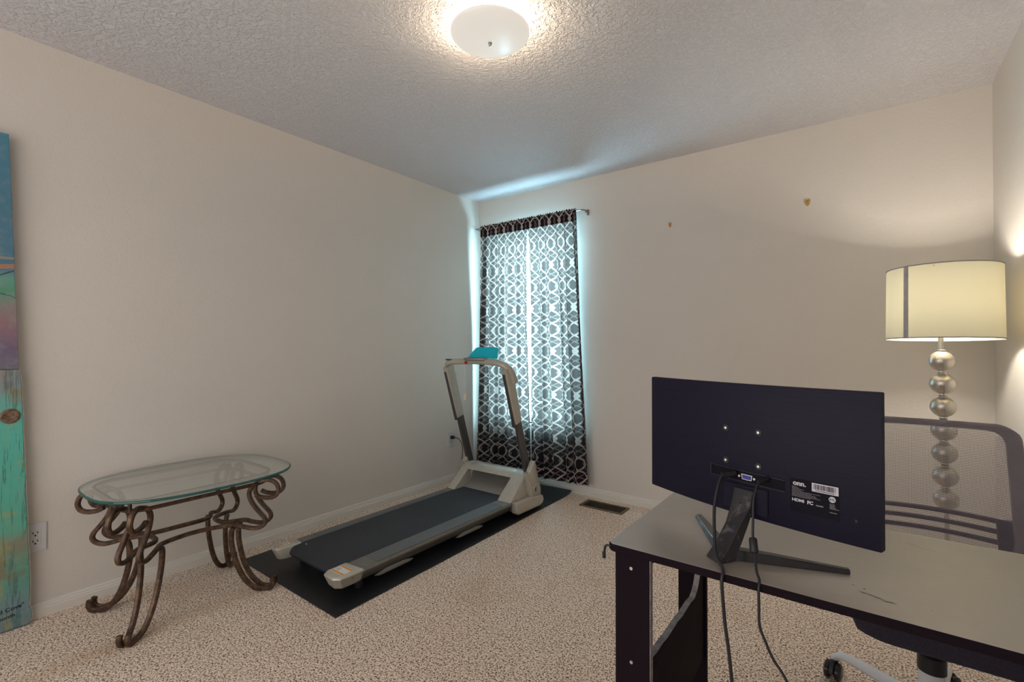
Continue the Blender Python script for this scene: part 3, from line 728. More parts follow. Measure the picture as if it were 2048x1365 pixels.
# handlebar arch
hp = [(.365, -.725, .915), (.362, -.755, .975), (.372, -.790, 1.012), (.410, -.800, 1.030), (.480, -.790, 1.036), (.640, -.782, 1.040), (.790, -.790, 1.038), (.865, -.798, 1.030), (.905, -.782, 1.010), (.918, -.745, .965), (.922, -.715, .900)]
P_ = cr(hp, 6); n_ = len(P_); rr = []
for i in range(n_):
    t_ = abs(i / (n_ - 1) - .5) * 2; rr.append(1.0 + .30 * max(0, t_ - .55) / .45)
bm = NB(); sweep(bm, P_, circ(.026, 14, .019), radii=rr); T('handlebar', bm, 'silver')
bm = NB(); pts = [(.640 + .105 * math.cos(q), -.785 + .048 * math.sin(q)) for q in [2 * PI * i / 28 for i in range(28)]]
prism(bm, pts, 1.048, 1.064, axis=2, bev=.004); cons = T('console', bm, 'greyplastic')
bm = NB(); pts = [(.640 + .085 * math.cos(q), -.785 + .034 * math.sin(q)) for q in [2 * PI * i / 28 for i in range(28)]]
prism(bm, pts, 1.064, 1.0655, axis=2); T('display', bm, 'blackgloss', cons)
bm = NB(); pts = [(.402 + .034 * math.cos(q), -.800 + .020 * math.sin(q)) for q in [2 * PI * i / 24 for i in range(24)]]
prism(bm, pts, 1.044, 1.0525, axis=2, bev=.002); T('button_pad', bm, 'blackgloss')
# tablet holder: tilted translucent teal plate
bm = NB(); pts = [(.515, 1.060), (.530, 1.086), (.575, 1.134), (.600, 1.140), (.752, 1.140), (.772, 1.134), (.782, 1.118), (.776, 1.095), (.780, 1.060)]
prism(bm, pts, -.752, -.748, axis=1, bev=.001)
bmesh.ops.translate(bm, verts=bm.verts, vec=(.022, 0, 0)); bmesh.ops.rotate(bm, verts=bm.verts, cent=(.65, -.75, 1.06), matrix=Matrix.Rotation(-.25, 3, 'X')); th = T('tablet_holder', bm, 'teal', sm=False); th['label'] = 'translucent teal tablet holder plate'
bm = NB(); lathe(bm, [(0, 0), (.011, 0), (.012, .006), (.008, .012), (0, .013)], (.575, -.812, 1.030), 16, 'y'); T('stop_key', bm, 'red')
bm = NB(); tube(bm, [(.575, -.822, 1.028), (.577, -.824, .96), (.576, -.822, .88), (.578, -.822, .815)], .0018, 6, 4); tube(bm, [(.578, -.822, .93), (.560, -.826, .90), (.553, -.824, .86), (.558, -.822, .825), (.572, -.822, .805)], .0013, 6, 4); T('safety_cord', bm, 'sticker_white')
bm = NB(); box(bm, (.566, -.828, .770), (.588, -.817, .812), .004); box(bm, (.571, -.8295, .778), (.583, -.827, .803), .002); T('safety_clip', bm, 'beige_plastic')

bm = NB(); tube(bm, [(.046, -.368, .378), (.085, -.352, .365), (.115, -.35, .31), (.125, -.36, .24), (.14, -.38, .19), (.20, -.40, .10), (.28, -.39, .03), (.36, -.44, .030)], .0035, 8, 8); pc = T('power_cord', bm, 'cable')
bm = NB(); box(bm, (.0086, -.386, .364), (.036, -.356, .392), .006); tube(bm, [(.034, -.371, .378), (.048, -.366, .378)], .006, 10, 0); T('plug', bm, 'black', pc)

# ================================================================== FLOOR LAMP
LP = V(3.082, -0.532, 0.0); lamp = thing('floor_lamp', 'brushed nickel stacked ball floor lamp with lit drum shade in right corner', 'lamp', LP)
o = tuple(LP)
lean = lambda z: LP + Vector((-.0125 * (z - .6) / .5 * .8, -.0125 * (z - .6) / .5 * .6, z))      # the pole leans slightly
bm = NB(); lathe(bm, [(0, 0), (.135, 0), (.140, .006), (.136, .014), (.06, .022), (.022, .032), (.014, .05), (0, .05)], o, 48); obj('lamp_base', bm, 'nickel', lamp, o, smooth=True)
bm = NB(); tube(bm, [lean(.03), lean(1.30)], .009, 14, 0); obj('pole', bm, 'nickel', lamp, o, smooth=True)
BZ = [1.084, .986, .887, .787, .689, .590, .491]
for z in BZ:
    c = lean(z); R_ = .0435
    bm = NB(); lathe(bm, [(.011, -R_ - .006), (.0145, -R_ - .004), (.0145, -R_ + .001)] + [(R_ * 1.02 * math.sin(PI * i / 20), -R_ * math.cos(PI * i / 20)) for i in range(2, 19)] + [(.0145, R_ - .001), (.0145, R_ + .004), (.011, R_ + .006)], c, 36)
    obj('metal_ball', bm, 'nickel', lamp, tuple(c), smooth=True).location = c - LP
SC = LP + Vector((-.006, -.004, 0)); R0, R1, ZB, ZT = .192, .189, 1.176, 1.482
TA = math.atan2(cam.location.y - SC.y, cam.location.x - SC.x)
def tilt(bm):       # the shade sits a little askew on its harp
    bmesh.ops.rotate(bm, verts=bm.verts, cent=(SC.x, SC.y, 1.33), matrix=Matrix.Rotation(math.radians(-1.9), 3, Vector((-math.sin(TA), math.cos(TA), 0)))); return bm
bm = NB(); lathe(bm, [(R0, ZB), (R0 - (R0 - R1) * .5, (ZB + ZT) / 2), (R1, ZT)], SC, 72); tilt(bm); sh = obj('lamp_shade', bm, 'shade', lamp, o, smooth='all')
bm = NB(); lathe(bm, [(R0 - .001, ZB), (R0 + .0015, ZB), (R0 + .0015, ZB + .004), (R0 - .001, ZB + .004), (R0 - .001, ZB)], SC, 72); lathe(bm, [(R1 - .001, ZT - .004), (R1 + .0015, ZT - .004), (R1 + .0015, ZT), (R1 - .001, ZT), (R1 - .001, ZT - .004)], SC, 72); tilt(bm); obj('shade_trim', bm, 'shade_trim', sh, o, smooth=True, split=True)
# overlapped seam of the shade (doubled cloth)
bm = NB(); A0 = math.atan2(-3.2887 - SC.y, 2.8197 - SC.x)
aS = A0 - math.radians(36.5); n_ = 4
va = [bm.verts.new((SC.x + (R0 + .0006) * math.cos(aS + d * .026), SC.y + (R0 + .0006) * math.sin(aS + d * .026), ZB + .003)) for d in (-2, -1, 0, 1, 2)]
vb = [bm.verts.new((SC.x + (R1 + .0010) * math.cos(aS + d * .026), SC.y + (R1 + .0010) * math.sin(aS + d * .026), ZT - .003)) for d in (-2, -1, 0, 1, 2)]
for i in range(4): bm.faces.new((va[i], va[i + 1], vb[i + 1], vb[i]))
tilt(bm); obj('shade_seam', bm, 'seam', sh, o)
bm = NB(); tube(bm, [V(SC.x - .0, SC.y, 1.20), V(SC.x - .045, SC.y, 1.26), V(SC.x - .05, SC.y, 1.36), V(SC.x, SC.y, 1.44), V(SC.x + .05, SC.y, 1.36), V(SC.x + .045, SC.y, 1.26), V(SC.x, SC.y, 1.20)], .002, 6, 5)
for k in range(3):
    a = 2 * PI * k / 3 + .3; tube(bm, [V(SC.x, SC.y, 1.445), V(SC.x + R1 * math.cos(a), SC.y + R1 * math.sin(a), ZT - .006)], .002, 6, 0)
obj('harp', bm, 'nickel', lamp, o, smooth=True)
bm = NB(); bmesh.ops.create_uvsphere(bm, u_segments=20, v_segments=12, radius=.028, matrix=Matrix.Translation((SC.x, SC.y, 1.335))); lathe(bm, [(.014, 1.27), (.014, 1.32)], (SC.x, SC.y, 0), 16); obj('light_bulb', bm, 'bulb', lamp, o, smooth='all', recalc=False)
pl = bpy.data.lights.new('lamp_bulb_light', 'POINT'); pl.energy = 33; pl.color = (1.0, 0.92, 0.80); pl.shadow_soft_size = .035
po = bpy.data.objects.new('lamp_bulb_light', pl); po.location = (SC.x, SC.y, 1.335); COL.objects.link(po)

# ================================================================== DESK
DX0, DX1, DY0, DY1, DZ = 2.338, 3.285, -2.276, -1.795, 0.700
o = (2.81, -2.035, 0); dk = thing('desk', 'narrow dark espresso laminate desk with scratched top in the right foreground', 'desk', o)
D = lambda nm, bm, mat, par=dk, **k: obj(nm, bm, mat, par, o, **k)
bm = NB()
prism(bm, [(DX0 + .012, DY0), (DX0, DY0 + .010), (DX0 + .002, DY0 + .05), (DX0 - .001, DY0 + .12), (DX0 + .001, DY0 + .3), (DX0, DY1), (DX1, DY1), (DX1, DY0)], DZ - .017, DZ, axis=2, bev=.001)
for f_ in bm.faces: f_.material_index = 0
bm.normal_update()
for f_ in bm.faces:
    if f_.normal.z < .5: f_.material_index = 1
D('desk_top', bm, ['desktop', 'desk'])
for (xa, xb) in ((2.356, 2.436), (DX1 - .085, DX1 - .005)):
    for (ya, yb, nm) in ((DY0 + .003, DY0 + .019, 0), (DY1 - .030, DY1 - .012, 1)):
        bm = NB(); box(bm, (xa, ya, 0.0), (xb, yb, DZ - .017), .001, 1); lg = D('leg', bm, 'desk')
        if nm == 0:
            for z in (.655, .447, .20):
                b2 = NB(); lathe(b2, [(0, 0), (.0042, 0), (.0036, .0015), (.0015, .0015), (.0012, .0006), (0, .0006)], ((xa + xb) / 2 - .002, ya, z), 14, 'y'); D('screw', b2, 'steel', lg)
            b2 = NB(); box(b2, (xb, ya + .0005, 0.0), (xb + .0012, yb - .0005, DZ - .018)); D('worn_edge', b2, 'edge_wear', lg)
# left side frame: inner boards along the depth, curved cut-out between top apron and lower panel
sx0, sx1 = 2.414, 2.430
y0_, y1_ = DY0 + .019, DY1 - .030
bm = NB(); pts = [(y0_, .683), (y0_, .640)] + [(y0_ + .02 * (1 - math.cos(q)) + .0, .640 + .022 * math.sin(q)) for q in (0.3, .8, 1.3)] + [(y0_ + .05, .664), (y1_ - .05, .664), (y1_ - .02, .655), (y1_, .640), (y1_, .683)]
prism(bm, pts, sx0, sx1, axis=0); D('side_apron', bm, 'desk')
bm = NB(); low = [(y0_, .235), (y0_, .470), (y0_ + .02, .452)] + [(y0_ + .05 + i * (y1_ - y0_ - .14) / 8, .449 + .002 * math.sin(i * 2.1)) for i in range(9)] + [(y1_ - .065, .458), (y1_ - .048, .474), (y1_ - .036, .492), (y1_ - .018, .500), (y1_, .500), (y1_, .235)]
prism(bm, low, sx0, sx1, axis=0); D('side_panel', bm, 'desk')
bm = NB(); ps = low[2:-2]
for (a, b), (c, d) in zip(ps, ps[1:]):
    v_ = [bm.verts.new(q) for q in ((sx0 + .0005, a, b + .0006), (sx1 - .0005, a, b + .0006), (sx1 - .0005, c, d + .0006), (sx0 + .0005, c, d + .0006))]; bm.faces.new(v_)
D('panel_edge', bm, 'edge_wear')
bm = NB(); prism(bm, pts, DX1 - .060, DX1 - .044, axis=0); D('side_apron', bm, 'desk')
bm = NB(); prism(bm, low, DX1 - .060, DX1 - .044, axis=0); D('side_panel', bm, 'desk')
# scratches: shallow scuffs in the laminate
rnd = random.Random(5); bm = NB()
def scuff(x, y, l, w_, a):
    d = Vector((math.cos(a), math.sin(a), 0)); n_ = Vector((-math.sin(a), math.cos(a), 0)); c = Vector((x, y, DZ + .0003))
    v_ = [bm.verts.new(c + d * l * i + n_ * w_ * j) for i, j in ((-.5, 0), (-.2, .5), (.3, .4), (.5, 0), (.2, -.5), (-.3, -.4))]; bm.faces.new(v_)
for k in range(9): scuff(2.808 + k * .0055, -2.202 - k * .0018 + rnd.uniform(-.003, .003), .012, .0016, -.30)
for x, y, l, w_, a in ((2.795, -2.178, .006, .002, .2), (2.812, -2.184, .005, .003, .2), (2.90, -1.872, .035, .0010, -.45), (2.905, -1.885, .045, .0009, -.42), (2.93, -1.887, .02, .0009, -.4), (2.905, -2.205, .003, .0015, 0)): scuff(x, y, l, w_, a)
D('scuff_mark', bm, 'scuff')['kind'] = 'stuff'
bm = NB(); tube(bm, [(DX0 + .003, DY0 + .01, DZ - .010), (DX0 - .008, DY0 + .008, DZ - .012), (DX0 - .012, DY0 + .008, DZ - .030)], .0028, 8, 4); box(bm, (DX0 - .016, DY0 + .004, DZ - .042), (DX0 - .009, DY0 + .012, DZ - .026), .002)
D('cable_hook', bm, 'black')

# ================================================================== MONITOR
MO = Vector((2.593, -2.090, DZ)); ma = math.radians(-19.4)
mo = thing('computer_monitor', 'black curved computer monitor seen from behind on the dark desk', 'monitor', MO, ma)
Q = lambda nm, bm, mat, par=mo, **k: obj(nm, bm, mat, par, **k)
HW, MZ0, MZ1 = .262, .072, .366
SAG = .024
def backy(x): return -.006 - SAG * (1 - (x / HW) ** 2)       # back surface (toward -y)
bm = NB(); nx, nz = 40, 1; T_ = .016
ring = []
xs = [-HW + 2 * HW * i / nx for i in range(nx + 1)]
outl = [(x, backy(x)) for x in xs] + [(x, backy(x) + T_) for x in xs[::-1]]
prism(bm, outl, MZ0, MZ1, axis=2, bev=.0025)
Q('rear_shell', bm, 'monitor', smooth=True)
bm = NB(); outl = [(x * .985, backy(x) + T_ + .0005) for x in xs] + [(x * .985, backy(x) + T_ + .0025) for x in xs[::-1]]
prism(bm, outl, MZ0 + .012, MZ1 - .006, axis=2); Q('screen', bm, 'blackgloss')
def on_back(pts, y_off, th, bm):
    """small slab following the curved back: pts = (x,z) polygon"""
    if len(pts) == 4 and abs(pts[1][0] - pts[0][0]) > .012:      # wide patch: follow the curve in steps
        n = max(2, int(abs(pts[1][0] - pts[0][0]) / .006)); L = lambda a, b, t: (a[0] + (b[0] - a[0]) * t, a[1] + (b[1] - a[1]) * t)
        pts = [L(pts[0], pts[1], i / n) for i in range(n + 1)] + [L(pts[2], pts[3], i / n) for i in range(n + 1)]; m_ = len(pts)
        va = [bm.verts.new((x, backy(x) - y_off - th, z)) for x, z in pts]; vb = [bm.verts.new((x, backy(x) - y_off + .0004, z)) for x, z in pts]
        for i in range(n):
            j = m_ - 1 - i; bm.faces.new((va[i], va[i + 1], va[j - 1], va[j])); bm.faces.new((vb[i], vb[j], vb[j - 1], vb[i + 1]))
        for i in range(m_): bm.faces.new((va[i], vb[i], vb[(i + 1) % m_], va[(i + 1) % m_]))
        return
    va = [bm.verts.new((x, backy(x) - y_off - th, z)) for x, z in pts]; vb = [bm.verts.new((x, backy(x) - y_off, z)) for x, z in pts]
    n = len(pts); bm.faces.new(va); bm.faces.new(vb[::-1])
    for i in range(n): bm.faces.new((va[i], vb[i], vb[(i + 1) % n], va[(i + 1) % n]))
def rectp(x0, z0, x1, z1): return [(x0, z0), (x1, z0), (x1, z1), (x0, z1)]
for x, z in ((-.030, .262), (.046, .262), (-.030, .188), (.046, .188)):
    bm = NB(); lathe(bm, [(0, 0), (.0075, 0), (.0075, .0006), (.004, .0010), (.0035, .0004), (0, .0004)], (x, backy(x), z), 16, 'y'); Q('screw_well', bm, 'black', smooth=True)
    bm = NB(); lathe(bm, [(0, 0), (.0034, 0), (.0030, .0016), (0, .0020)], (x, backy(x) - .0004, z), 14, 'y'); Q('mount_screw', bm, 'steel', smooth=True)
# port recess: dark inset framed by a thin raised lip
bm = NB(); on_back([(-.066, .150), (.100, .148), (.100, .170), (-.066, .172)], -.0002, .0012, bm); rc = Q('port_recess', bm, 'label_black')
bm = NB()
for q in ([(-.068, .172), (.102, .170), (.102, .1715), (-.068, .1735)], [(-.068, .1485), (.102, .1465), (.102, .148), (-.068, .150)], [(-.0685, .1485), (-.066, .1485), (-.066, .1735), (-.0685, .1735)]): on_back(q, 0, .0022, bm)
Q('recess_lip', bm, 'black', rc, split=True)
bm = NB(); on_back([(.012, .154), (.033, .154), (.035, .166), (.010, .166)], .0012, .0030, bm); vg = Q('vga_port', bm, 'steel'); 
bm = NB(); on_back([(.0135, .1555), (.0315, .1555), (.0330, .1645), (.012, .1645)], .0042, .0008, bm); Q('port_core', bm, 'vga', vg)
for x in (.0055, .0395):
    bm = NB(); lathe(bm, [(0, 0), (.0028, 0), (.0028, .004), (0, .004)], (x, backy(x) - .001, .160), 6, 'y'); Q('jack_post', bm, 'steel', vg)
# stand mount plate and neck
bm = NB(); on_back(rectp(-.036, .084, .066, .140), 0, .0015, bm); mp = Q('mount_plate', bm, 'monitor')
bm = NB()
for q in (rectp(-.037, .139, .067, .1415), rectp(-.0375, .098, -.0355, .1415), rectp(.0655, .090, .0675, .1415)): on_back(q, 0, .0018, bm)
Q('plate_groove', bm, 'label_black', mp, split=True)
neck = [(.018, -.031, .134, .023, .007), (.018, -.045, .097, .0215, .010), (.018, -.066, .063, .0195, .013), (.018, -.096, .030, .0195, .016), (.017, -.118, .011, .020, .018), (.016, -.128, .002, .021, .018)]
bm = NB(); rings = []
fwd = Vector((-.25, -.97, 0)).normalized()
for x, y, z, hw, th in neck:
    s_ = Vector((.96, -.28, 0)) if z < .07 else Vector((1, -.05, 0)); s_.normalize(); n2 = Vector((s_.y, -s_.x, 0))
    c = Vector((x, y, z)); rings.append([bm.verts.new(c + s_ * hw * a + n2 * th * b) for a, b in ((-1, -1), (1, -1), (1, 1), (-1, 1))])
for A, B in zip(rings, rings[1:]):
    for i in range(4): bm.faces.new((A[i], A[(i + 1) % 4], B[(i + 1) % 4], B[i]))
bm.faces.new(rings[0]); bm.faces.new(rings[-1][::-1])
bmesh.ops.bevel(bm, geom=list(bm.edges), offset=.0015, segments=1, affect='EDGES'); Q('stand_neck', bm, 'dusty')
bm = NB(); lathe(bm, [(0, 0), (.0022, 0), (.0018, .001), (0, .001)], (.018, -.0525, .106), 10, 'y'); Q('neck_hole', bm, 'ink')
def stand_leg(a, b, wa, wb, ha, hb, mat):
    a, b = Vector(a), Vector(b); d = (b - a).normalized(); n_ = Vector((-d.y, d.x, 0)); bm = NB(); R_ = []
    for p, w_, h in ((a, wa, ha), (a.lerp(b, .35), (wa * .65 + wb * .35), ha * .72 + hb * .28), (b, wb, hb)):
        R_.append([bm.verts.new(p + n_ * s * w_ / 2 * k + Vector((0, 0, zz))) for s, zz, k in ((-1, 0.0005, 1), (1, 0.0005, 1), (1, h, .7), (-1, h, .7))])
    for A, B in zip(R_, R_[1:]):
        for i in range(4): bm.faces.new((A[i], A[(i + 1) % 4], B[(i + 1) % 4], B[i]))
    bm.faces.new(R_[0]); bm.faces.new(R_[-1][::-1]); bmesh.ops.bevel(bm, geom=list(bm.edges), offset=.001, segments=1, affect='EDGES')
    return Q('stand_leg', bm, mat)
stand_leg((.020, -.100, 0), (.196, .030, 0), .032, .015, .022, .009, 'blackgloss')
stand_leg((.012, -.095, 0), (-.162, .058, 0), .040, .019, .016, .007, 'blackgloss')
# rating label
bm = NB(); on_back(rectp(.111, .112, .198, .180), 0, .0003, bm); lb = Q('rating_label', bm, 'label_black'); lb['label'] = 'black printed rating label with barcode'
def lab_mx(x, z):
    ang = math.atan2(backy(x + .02) - backy(x - .02), .04)
    return Matrix.Translation((x, backy(x) - .0005, z)) @ Matrix.Rotation(ang, 4, 'Z') @ Matrix.Rotation(PI / 2, 4, 'X')
text('brand_print', 'onn.', 'white_ink', .0130, lab_mx(.1165, .1665), lb, bold=.0005, sx=1.05)
bm = NB(); on_back(rectp(.151, .1605, .1965, .1775), .0004, .0003, bm); bc = Q('barcode', bm, 'white_ink', lb)
bm = NB(); x = .1545; rnd = random.Random(11)
while x < .1925:
    w_ = rnd.choice((.0005, .0008, .0013)); on_back(rectp(x, .1655, x + w_, .1755), .0007, .0002, bm); x += w_ + rnd.choice((.0004, .0006, .0010))
on_back(rectp(.157, .1625, .190, .1637), .0007, .0002, bm)
Q('barcode_line', bm, 'ink', lb)['kind'] = 'stuff'
bm = NB()
for k, (a, b) in enumerate(((.1145, .124), (.1145, .128), (.1145, .137), (.1145, .132), (.1145, .165), (.1145, .150), (.1145, .158), (.1145, .160), (.1145, .166), (.1145, .149))):
    z = .1625 - k * .00215; x = a
    while x < b:
        l = rnd.uniform(.002, .006); on_back(rectp(x, z, min(b, x + l), z + .0010), .0004, .0002, bm); x += l + .0007
for k, b in enumerate((.190, .1905, .190, .192, .197)): on_back(rectp(.1815, .1420 - k * .0022, b, .1430 - k * .0022), .0004, .0002, bm)
on_back(rectp(.1815, .1255, .1935, .1268), .0004, .0002, bm); on_back(rectp(.158, .1325, .171, .1350), .0004, .0002, bm)
Q('fine_print', bm, 'grey_ink', lb)['kind'] = 'stuff'
text('connector_print', 'HDMI', 'white_ink', .0080, lab_mx(.1145, .1335), lb, bold=.0003, sx=1.15)
text('approval_print', 'FC', 'white_ink', .0092, lab_mx(.1425, .1330), lb, bold=.0004)
bm = NB(); c = .186; pts = [(c + .0058 * math.cos(q), .1515 + .0058 * math.sin(q)) for q in [2 * PI * i / 24 for i in range(24)]]
on_back(pts, .0004, .0002, bm); Q('safety_mark', bm, 'white_ink', lb)
text('safety_letters', 'ETL', 'ink', .0058, lab_mx(.1815, .1494) @ Matrix.Translation((0, 0, .0004)), lb, bold=.0001)
bm = NB(); on_back(rectp(.222, .118, .226, .123), 0, .0004, bm); Q('lock_slot', bm, 'ink')
# ------- cables (world coordinates)
def loc2w(x, y, z): return Vector((MO.x + x * math.cos(ma) - y * math.sin(ma), MO.y + x * math.sin(ma) + y * math.cos(ma), MO.z + z))
def l2(x, y, z): return Vector((x, y, z))
MI = (Matrix.Translation(MO) @ Matrix.Rotation(ma, 4, 'Z')).inverted()
def w2l(x, y, z): return MI @ Vector((x, y, z))
YF = DY0 - .007
pts = [l2(-.018, -.052, .163), l2(-.021, -.065, .152), l2(-.018, -.083, .128), l2(-.013, -.100, .097), l2(.003, -.125, .058), l2(.022, -.150, .022), w2l(2.585, DY0 + .006, DZ + .0045), w2l(2.586, YF, DZ - .010), w2l(2.588, YF, .651), w2l(2.592, YF, .603), w2l(2.598, YF, .557), w2l(2.604, YF, .496), w2l(2.615, YF, .36), w2l(2.63, YF, .18), w2l(2.66, YF + .02, .035), w2l(2.75, YF + .06, .005)]
bm = NB(); tube(bm, pts, .0034, 10, 8); vc = Q('video_cable', bm, 'cable', smooth=True)
bm = NB(); a, b = l2(-.006, -.034, .165), l2(-.020, -.058, .160); sweep(bm, [a, a.lerp(b, .6), b], rsec(.020, .011, .25)); Q('connector', bm, 'black', vc)
pts = [l2(.062, -.050, .166), l2(.062, -.065, .153), l2(.064, -.080, .130), l2(.071, -.095, .095), l2(.079, -.110, .064), l2(.090, -.124, .038), l2(.104, -.142, .014), w2l(2.651, DY0 + .004, DZ + .004), w2l(2.6515, YF, DZ - .010), w2l(2.652, YF, .657), w2l(2.653, YF, .623), w2l(2.663, YF, .596), w2l(2.676, YF, .568), w2l(2.698, YF, .536), w2l(2.75, YF, .43), w2l(2.80, YF, .25), w2l(2.80, YF + .02, .06), w2l(2.86, YF + .06, .005)]
bm = NB(); tube(bm, pts, .0025, 10, 8); pw = Q('power_cable', bm, 'cable', smooth=True)
bm = NB(); a, b = l2(.068, -.032, .168), l2(.061, -.056, .162); sweep(bm, [a, a.lerp(b, .6), b], circ(.0050, 12)); Q('connector', bm, 'black', pw, smooth=True)
bm = NB(); a, b = l2(.0795, -.111, .063), l2(.089, -.123, .0395); sweep(bm, [a, a.lerp(b, .08), a.lerp(b, .92), b], circ(.0078, 14), radii=[.8, 1, 1, .8]); Q('ferrite_bead', bm, 'black', pw, smooth=True)

# ================================================================== OFFICE CHAIR
CC = Vector((2.965, -1.425, 0)); ch = thing('office_chair', 'grey mesh back office chair with white star base behind the desk', 'chair', CC); o = tuple(CC)
K = lambda nm, bm, mat, par=ch, **k: obj(nm, bm, mat, par, o, **k)
bm = NB(); lathe(bm, [(0, .060), (.034, .060), (.040, .075), (.040, .105), (.030, .118), (0, .118)], o, 28); K('hub', bm, 'chairwhite', smooth=True)
for k in range(5):
    a = math.radians(150 + 72 * k); d = Vector((math.cos(a), math.sin(a), 0)); n_ = Vector((-d.y, d.x, 0))
    R_ = []; bm = NB()
    for r, z, hw, h in ((.02, .090, .026, .022), (.10, .092, .023, .020), (.20, .093, .019, .017), (.255, .088, .016, .015), (.278, .072, .013, .012), (.285, .060, .012, .010)):
        R_.append(CC + d * r + Vector((0, 0, z)))
    rad = [1.25, 1.1, .9, .78, .66, .6]
    pp = cr(R_, 4); rr = [rad[min(5, int(i / 4))] * (1 - (i % 4) / 4) + rad[min(5, int(i / 4) + 1)] * (i % 4) / 4 for i in range(len(pp))]
    sweep(bm, pp, circ(.021, 12, .016), radii=rr); ar = K('base_arm', bm, 'chairwhite', smooth=True)
    cc = CC + d * .283; wd = Vector((math.cos(a + 1.9 + k), math.sin(a + 1.9 + k), 0)); ax = Vector((-wd.y, wd.x, 0))
    bm = NB()
    for s in (-1, 1):
        c = cc + wd * .012 + ax * s * .015 + Vector((0, 0, .0295))
        b2 = NB(); lathe(b2, [(0, -.010), (.022, -.010), (.029, -.005), (.029, .005), (.022, .010), (0, .010)], n=24)
        M_ = Matrix.Translation(c) @ ax.to_track_quat('Z', 'Y').to_matrix().to_4x4(); bmesh.ops.transform(b2, matrix=M_, verts=b2.verts)
        me_ = bpy.data.meshes.new('t'); b2.to_mesh(me_); b2.free(); bm.from_mesh(me_); bpy.data.meshes.remove(me_)
    K('caster_wheel', bm, 'blackgloss', ar, smooth=True, split=True)
    bm = NB(); c = cc + wd * .008
    pts = [c + wd * (.034 * math.cos(q)) + Vector((0, 0, .030 + .034 * math.sin(q))) for q in [PI * i / 10 for i in range(11)]]
    sweep(bm, pts, rsec(.014, .006, .3), up=tuple(ax)); lathe(bm, [(0, .05), (.012, .05), (.012, .066), (0, .066)], (cc.x, cc.y, 0), 12); K('caster_hood', bm, 'black', ar, smooth=True)
bm = NB(); lathe(bm, [(0, .10), (.032, .10), (.030, .205), (0, .205)], o, 24); K('column_cover', bm, 'chairwhite', smooth=True)
bm = NB(); lathe(bm, [(0, .200), (.034, .200), (.034, .245), (.022, .250), (.020, .40), (0, .40)], o, 24); K('gas_column', bm, 'black', smooth=True)
SX, SY = 2.985, -1.520
bm = NB(); box(bm, (SX - .11, SY - .09, .385), (SX + .11, SY + .13, .412), .01); K('seat_plate', bm, 'black')
bm = NB(); lev = [(.410, .93), (.418, .985), (.440, 1.0), (.468, .99), (.482, .93), (.487, .80)]; rr_ = rrect(.215, .235, .09, 7); R_ = []
for z, k in lev: R_.append([bm.verts.new((SX + a * k, SY + b * k, z - (.018 if b < -.19 else 0))) for a, b in rr_])
for A, B in zip(R_, R_[1:]):
    for i in range(len(rr_)): bm.faces.new((A[i], A[(i + 1) % len(rr_)], B[(i + 1) % len(rr_)], B[i]))
bm.faces.new(R_[0][::-1]); bm.faces.new(R_[-1]); K('seat', bm, 'seatfabric', smooth=True)
# backrest: curved, leaning; local (s across -1..1, z)
BCX = 2.985
def back_pt(s, z, off=0.0):
    hw = .206 + .020 * (.90 - z) / .40 - (.010 * ((z - .88) / .03) if z > .88 else 0)
    y = -1.195 + .10 * (z - .55) - .040 * s * s + off
    return Vector((BCX + s * hw, y, z))
ZB0, ZB1 = .485, .905
def ringpt(k, m, inset):
    hx, hz = 1.0 - inset * 5.0, (ZB1 - ZB0) / 2 - inset
    q = rrect(hx * .208, hz, .045 - inset * .4, 6); return q
outl = rrect(.208, (ZB1 - ZB0) / 2, .045, 7)
def map_back(a, b, off=0.0): return back_pt(a / .208, (ZB0 + ZB1) / 2 + b, off)
inn_ = [(a * (1 - .034 / .208), b * (1 - .022 / .21)) for a, b in outl]
bm = NB(); L4 = [[bm.verts.new(map_back(a, b, off)) for a, b in src] for src, off in ((outl, -.006), (outl, .012), (inn_, .012), (inn_, -.006))]
m = len(outl)
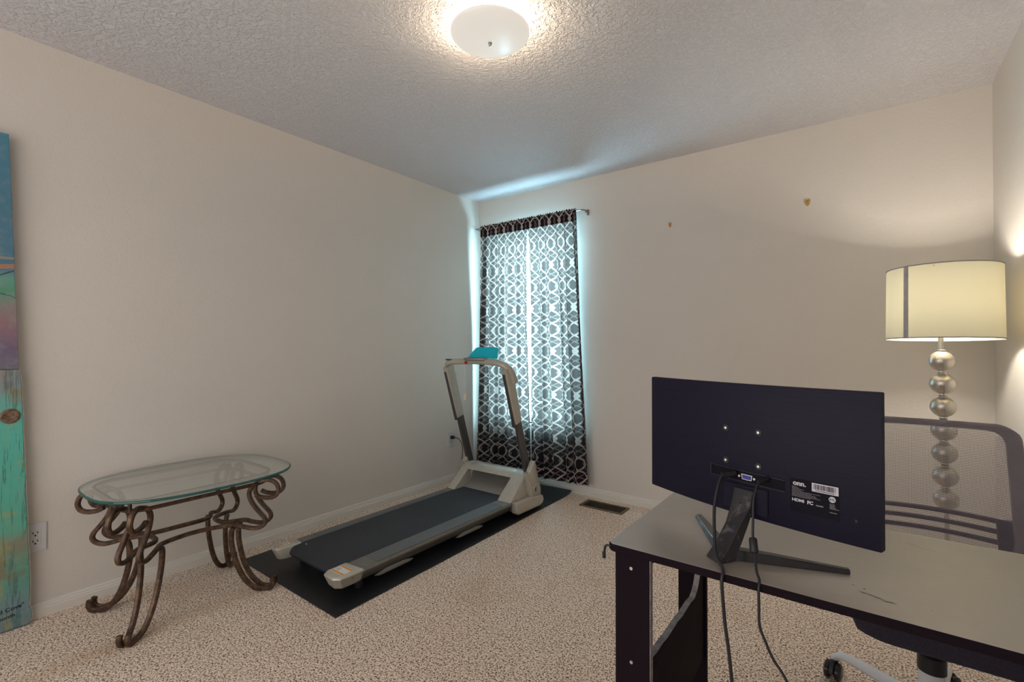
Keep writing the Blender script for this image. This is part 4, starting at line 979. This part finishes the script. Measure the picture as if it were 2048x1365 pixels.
# densify top/bottom spans by subdividing long edges afterwards
for A, B in ((0, 1), (1, 2), (2, 3), (3, 0)):
    for i in range(m): bm.faces.new((L4[A][i], L4[A][(i + 1) % m], L4[B][(i + 1) % m], L4[B][i]))
longe = [e for e in bm.edges if (e.verts[0].co - e.verts[1].co).length > .2]
bmesh.ops.subdivide_edges(bm, edges=longe, cuts=8, use_grid_fill=True)
for v in bm.verts:      # re-curve subdivided points
    s = (v.co.x - BCX) / (.206 + .020 * (.90 - v.co.z) / .40); base = -1.195 + .10 * (v.co.z - .55)
    front = (v.co.y - (base - .040 * s * s))
    if abs(front) > .0121: v.co.y = base - .040 * s * s + (.012 if v.co.y > base - .02 + .003 and False else (front if abs(front) < .0121 else (-.006 if front < -.0121 else .012)))
K('back_frame', bm, 'chairframe')
bm = NB(); uvl = bm.loops.layers.uv.new('UVMap'); nx, nz = 20, 16; g = []
for j in range(nz + 1):
    row = []
    for i in range(nx + 1):
        s = -0.985 + 1.97 * i / nx; z = ZB0 + .006 + (ZB1 - ZB0 - .012) * j / nz
        cs = 1.0
        if z > ZB1 - .045: cs = 1 - .16 * ((z - (ZB1 - .045)) / .045) ** 2
        if z < ZB0 + .045: cs = 1 - .16 * (((ZB0 + .045) - z) / .045) ** 2
        row.append((bm.verts.new(back_pt(s * cs, z, -.008)), (s * .21, z)))
    g.append(row)
for j in range(nz):
    for i in range(nx):
        q = [g[j][i], g[j][i + 1], g[j + 1][i + 1], g[j + 1][i]]; f_ = bm.faces.new([v for v, _ in q])
        for l, (_, uv) in zip(f_.loops, q): l[uvl].uv = uv
K('back_mesh', bm, 'mesh', smooth='all', recalc=False)
for i, z in enumerate((.600, .568, .536)):
    bm = NB(); hh = .0075
    pts = [back_pt(s, z + (.004 * (1 - s * s)), .030) for s in [-.80 + 1.6 * k / 14 for k in range(15)]]
    sweep(bm, pts, rsec(.012, .015, .3), up=(0, 1, 0)); K('lumbar_bar', bm, 'lumbar', smooth=True)
for s in (-1, 1):
    bm = NB(); pts = [(back_pt(s * .78, z, .028)) for z in (.610, .585, .55, .52, .49)]
    sweep(bm, cr(pts, 3), rsec(.040, .014, .3), up=(1, 0, 0)); K('lumbar_side', bm, 'lumbar', smooth=True)
bm = NB(); pts = [Vector((BCX, SY + .05, .398)), Vector((BCX, -1.30, .392)), Vector((BCX, -1.21, .40)), Vector((BCX, -1.175, .44)), Vector((BCX, -1.165, .485))]
sweep(bm, cr(pts, 5), rsec(.060, .020, .3), up=(1, 0, 0)); K('back_spine', bm, 'chairframe', smooth=True)
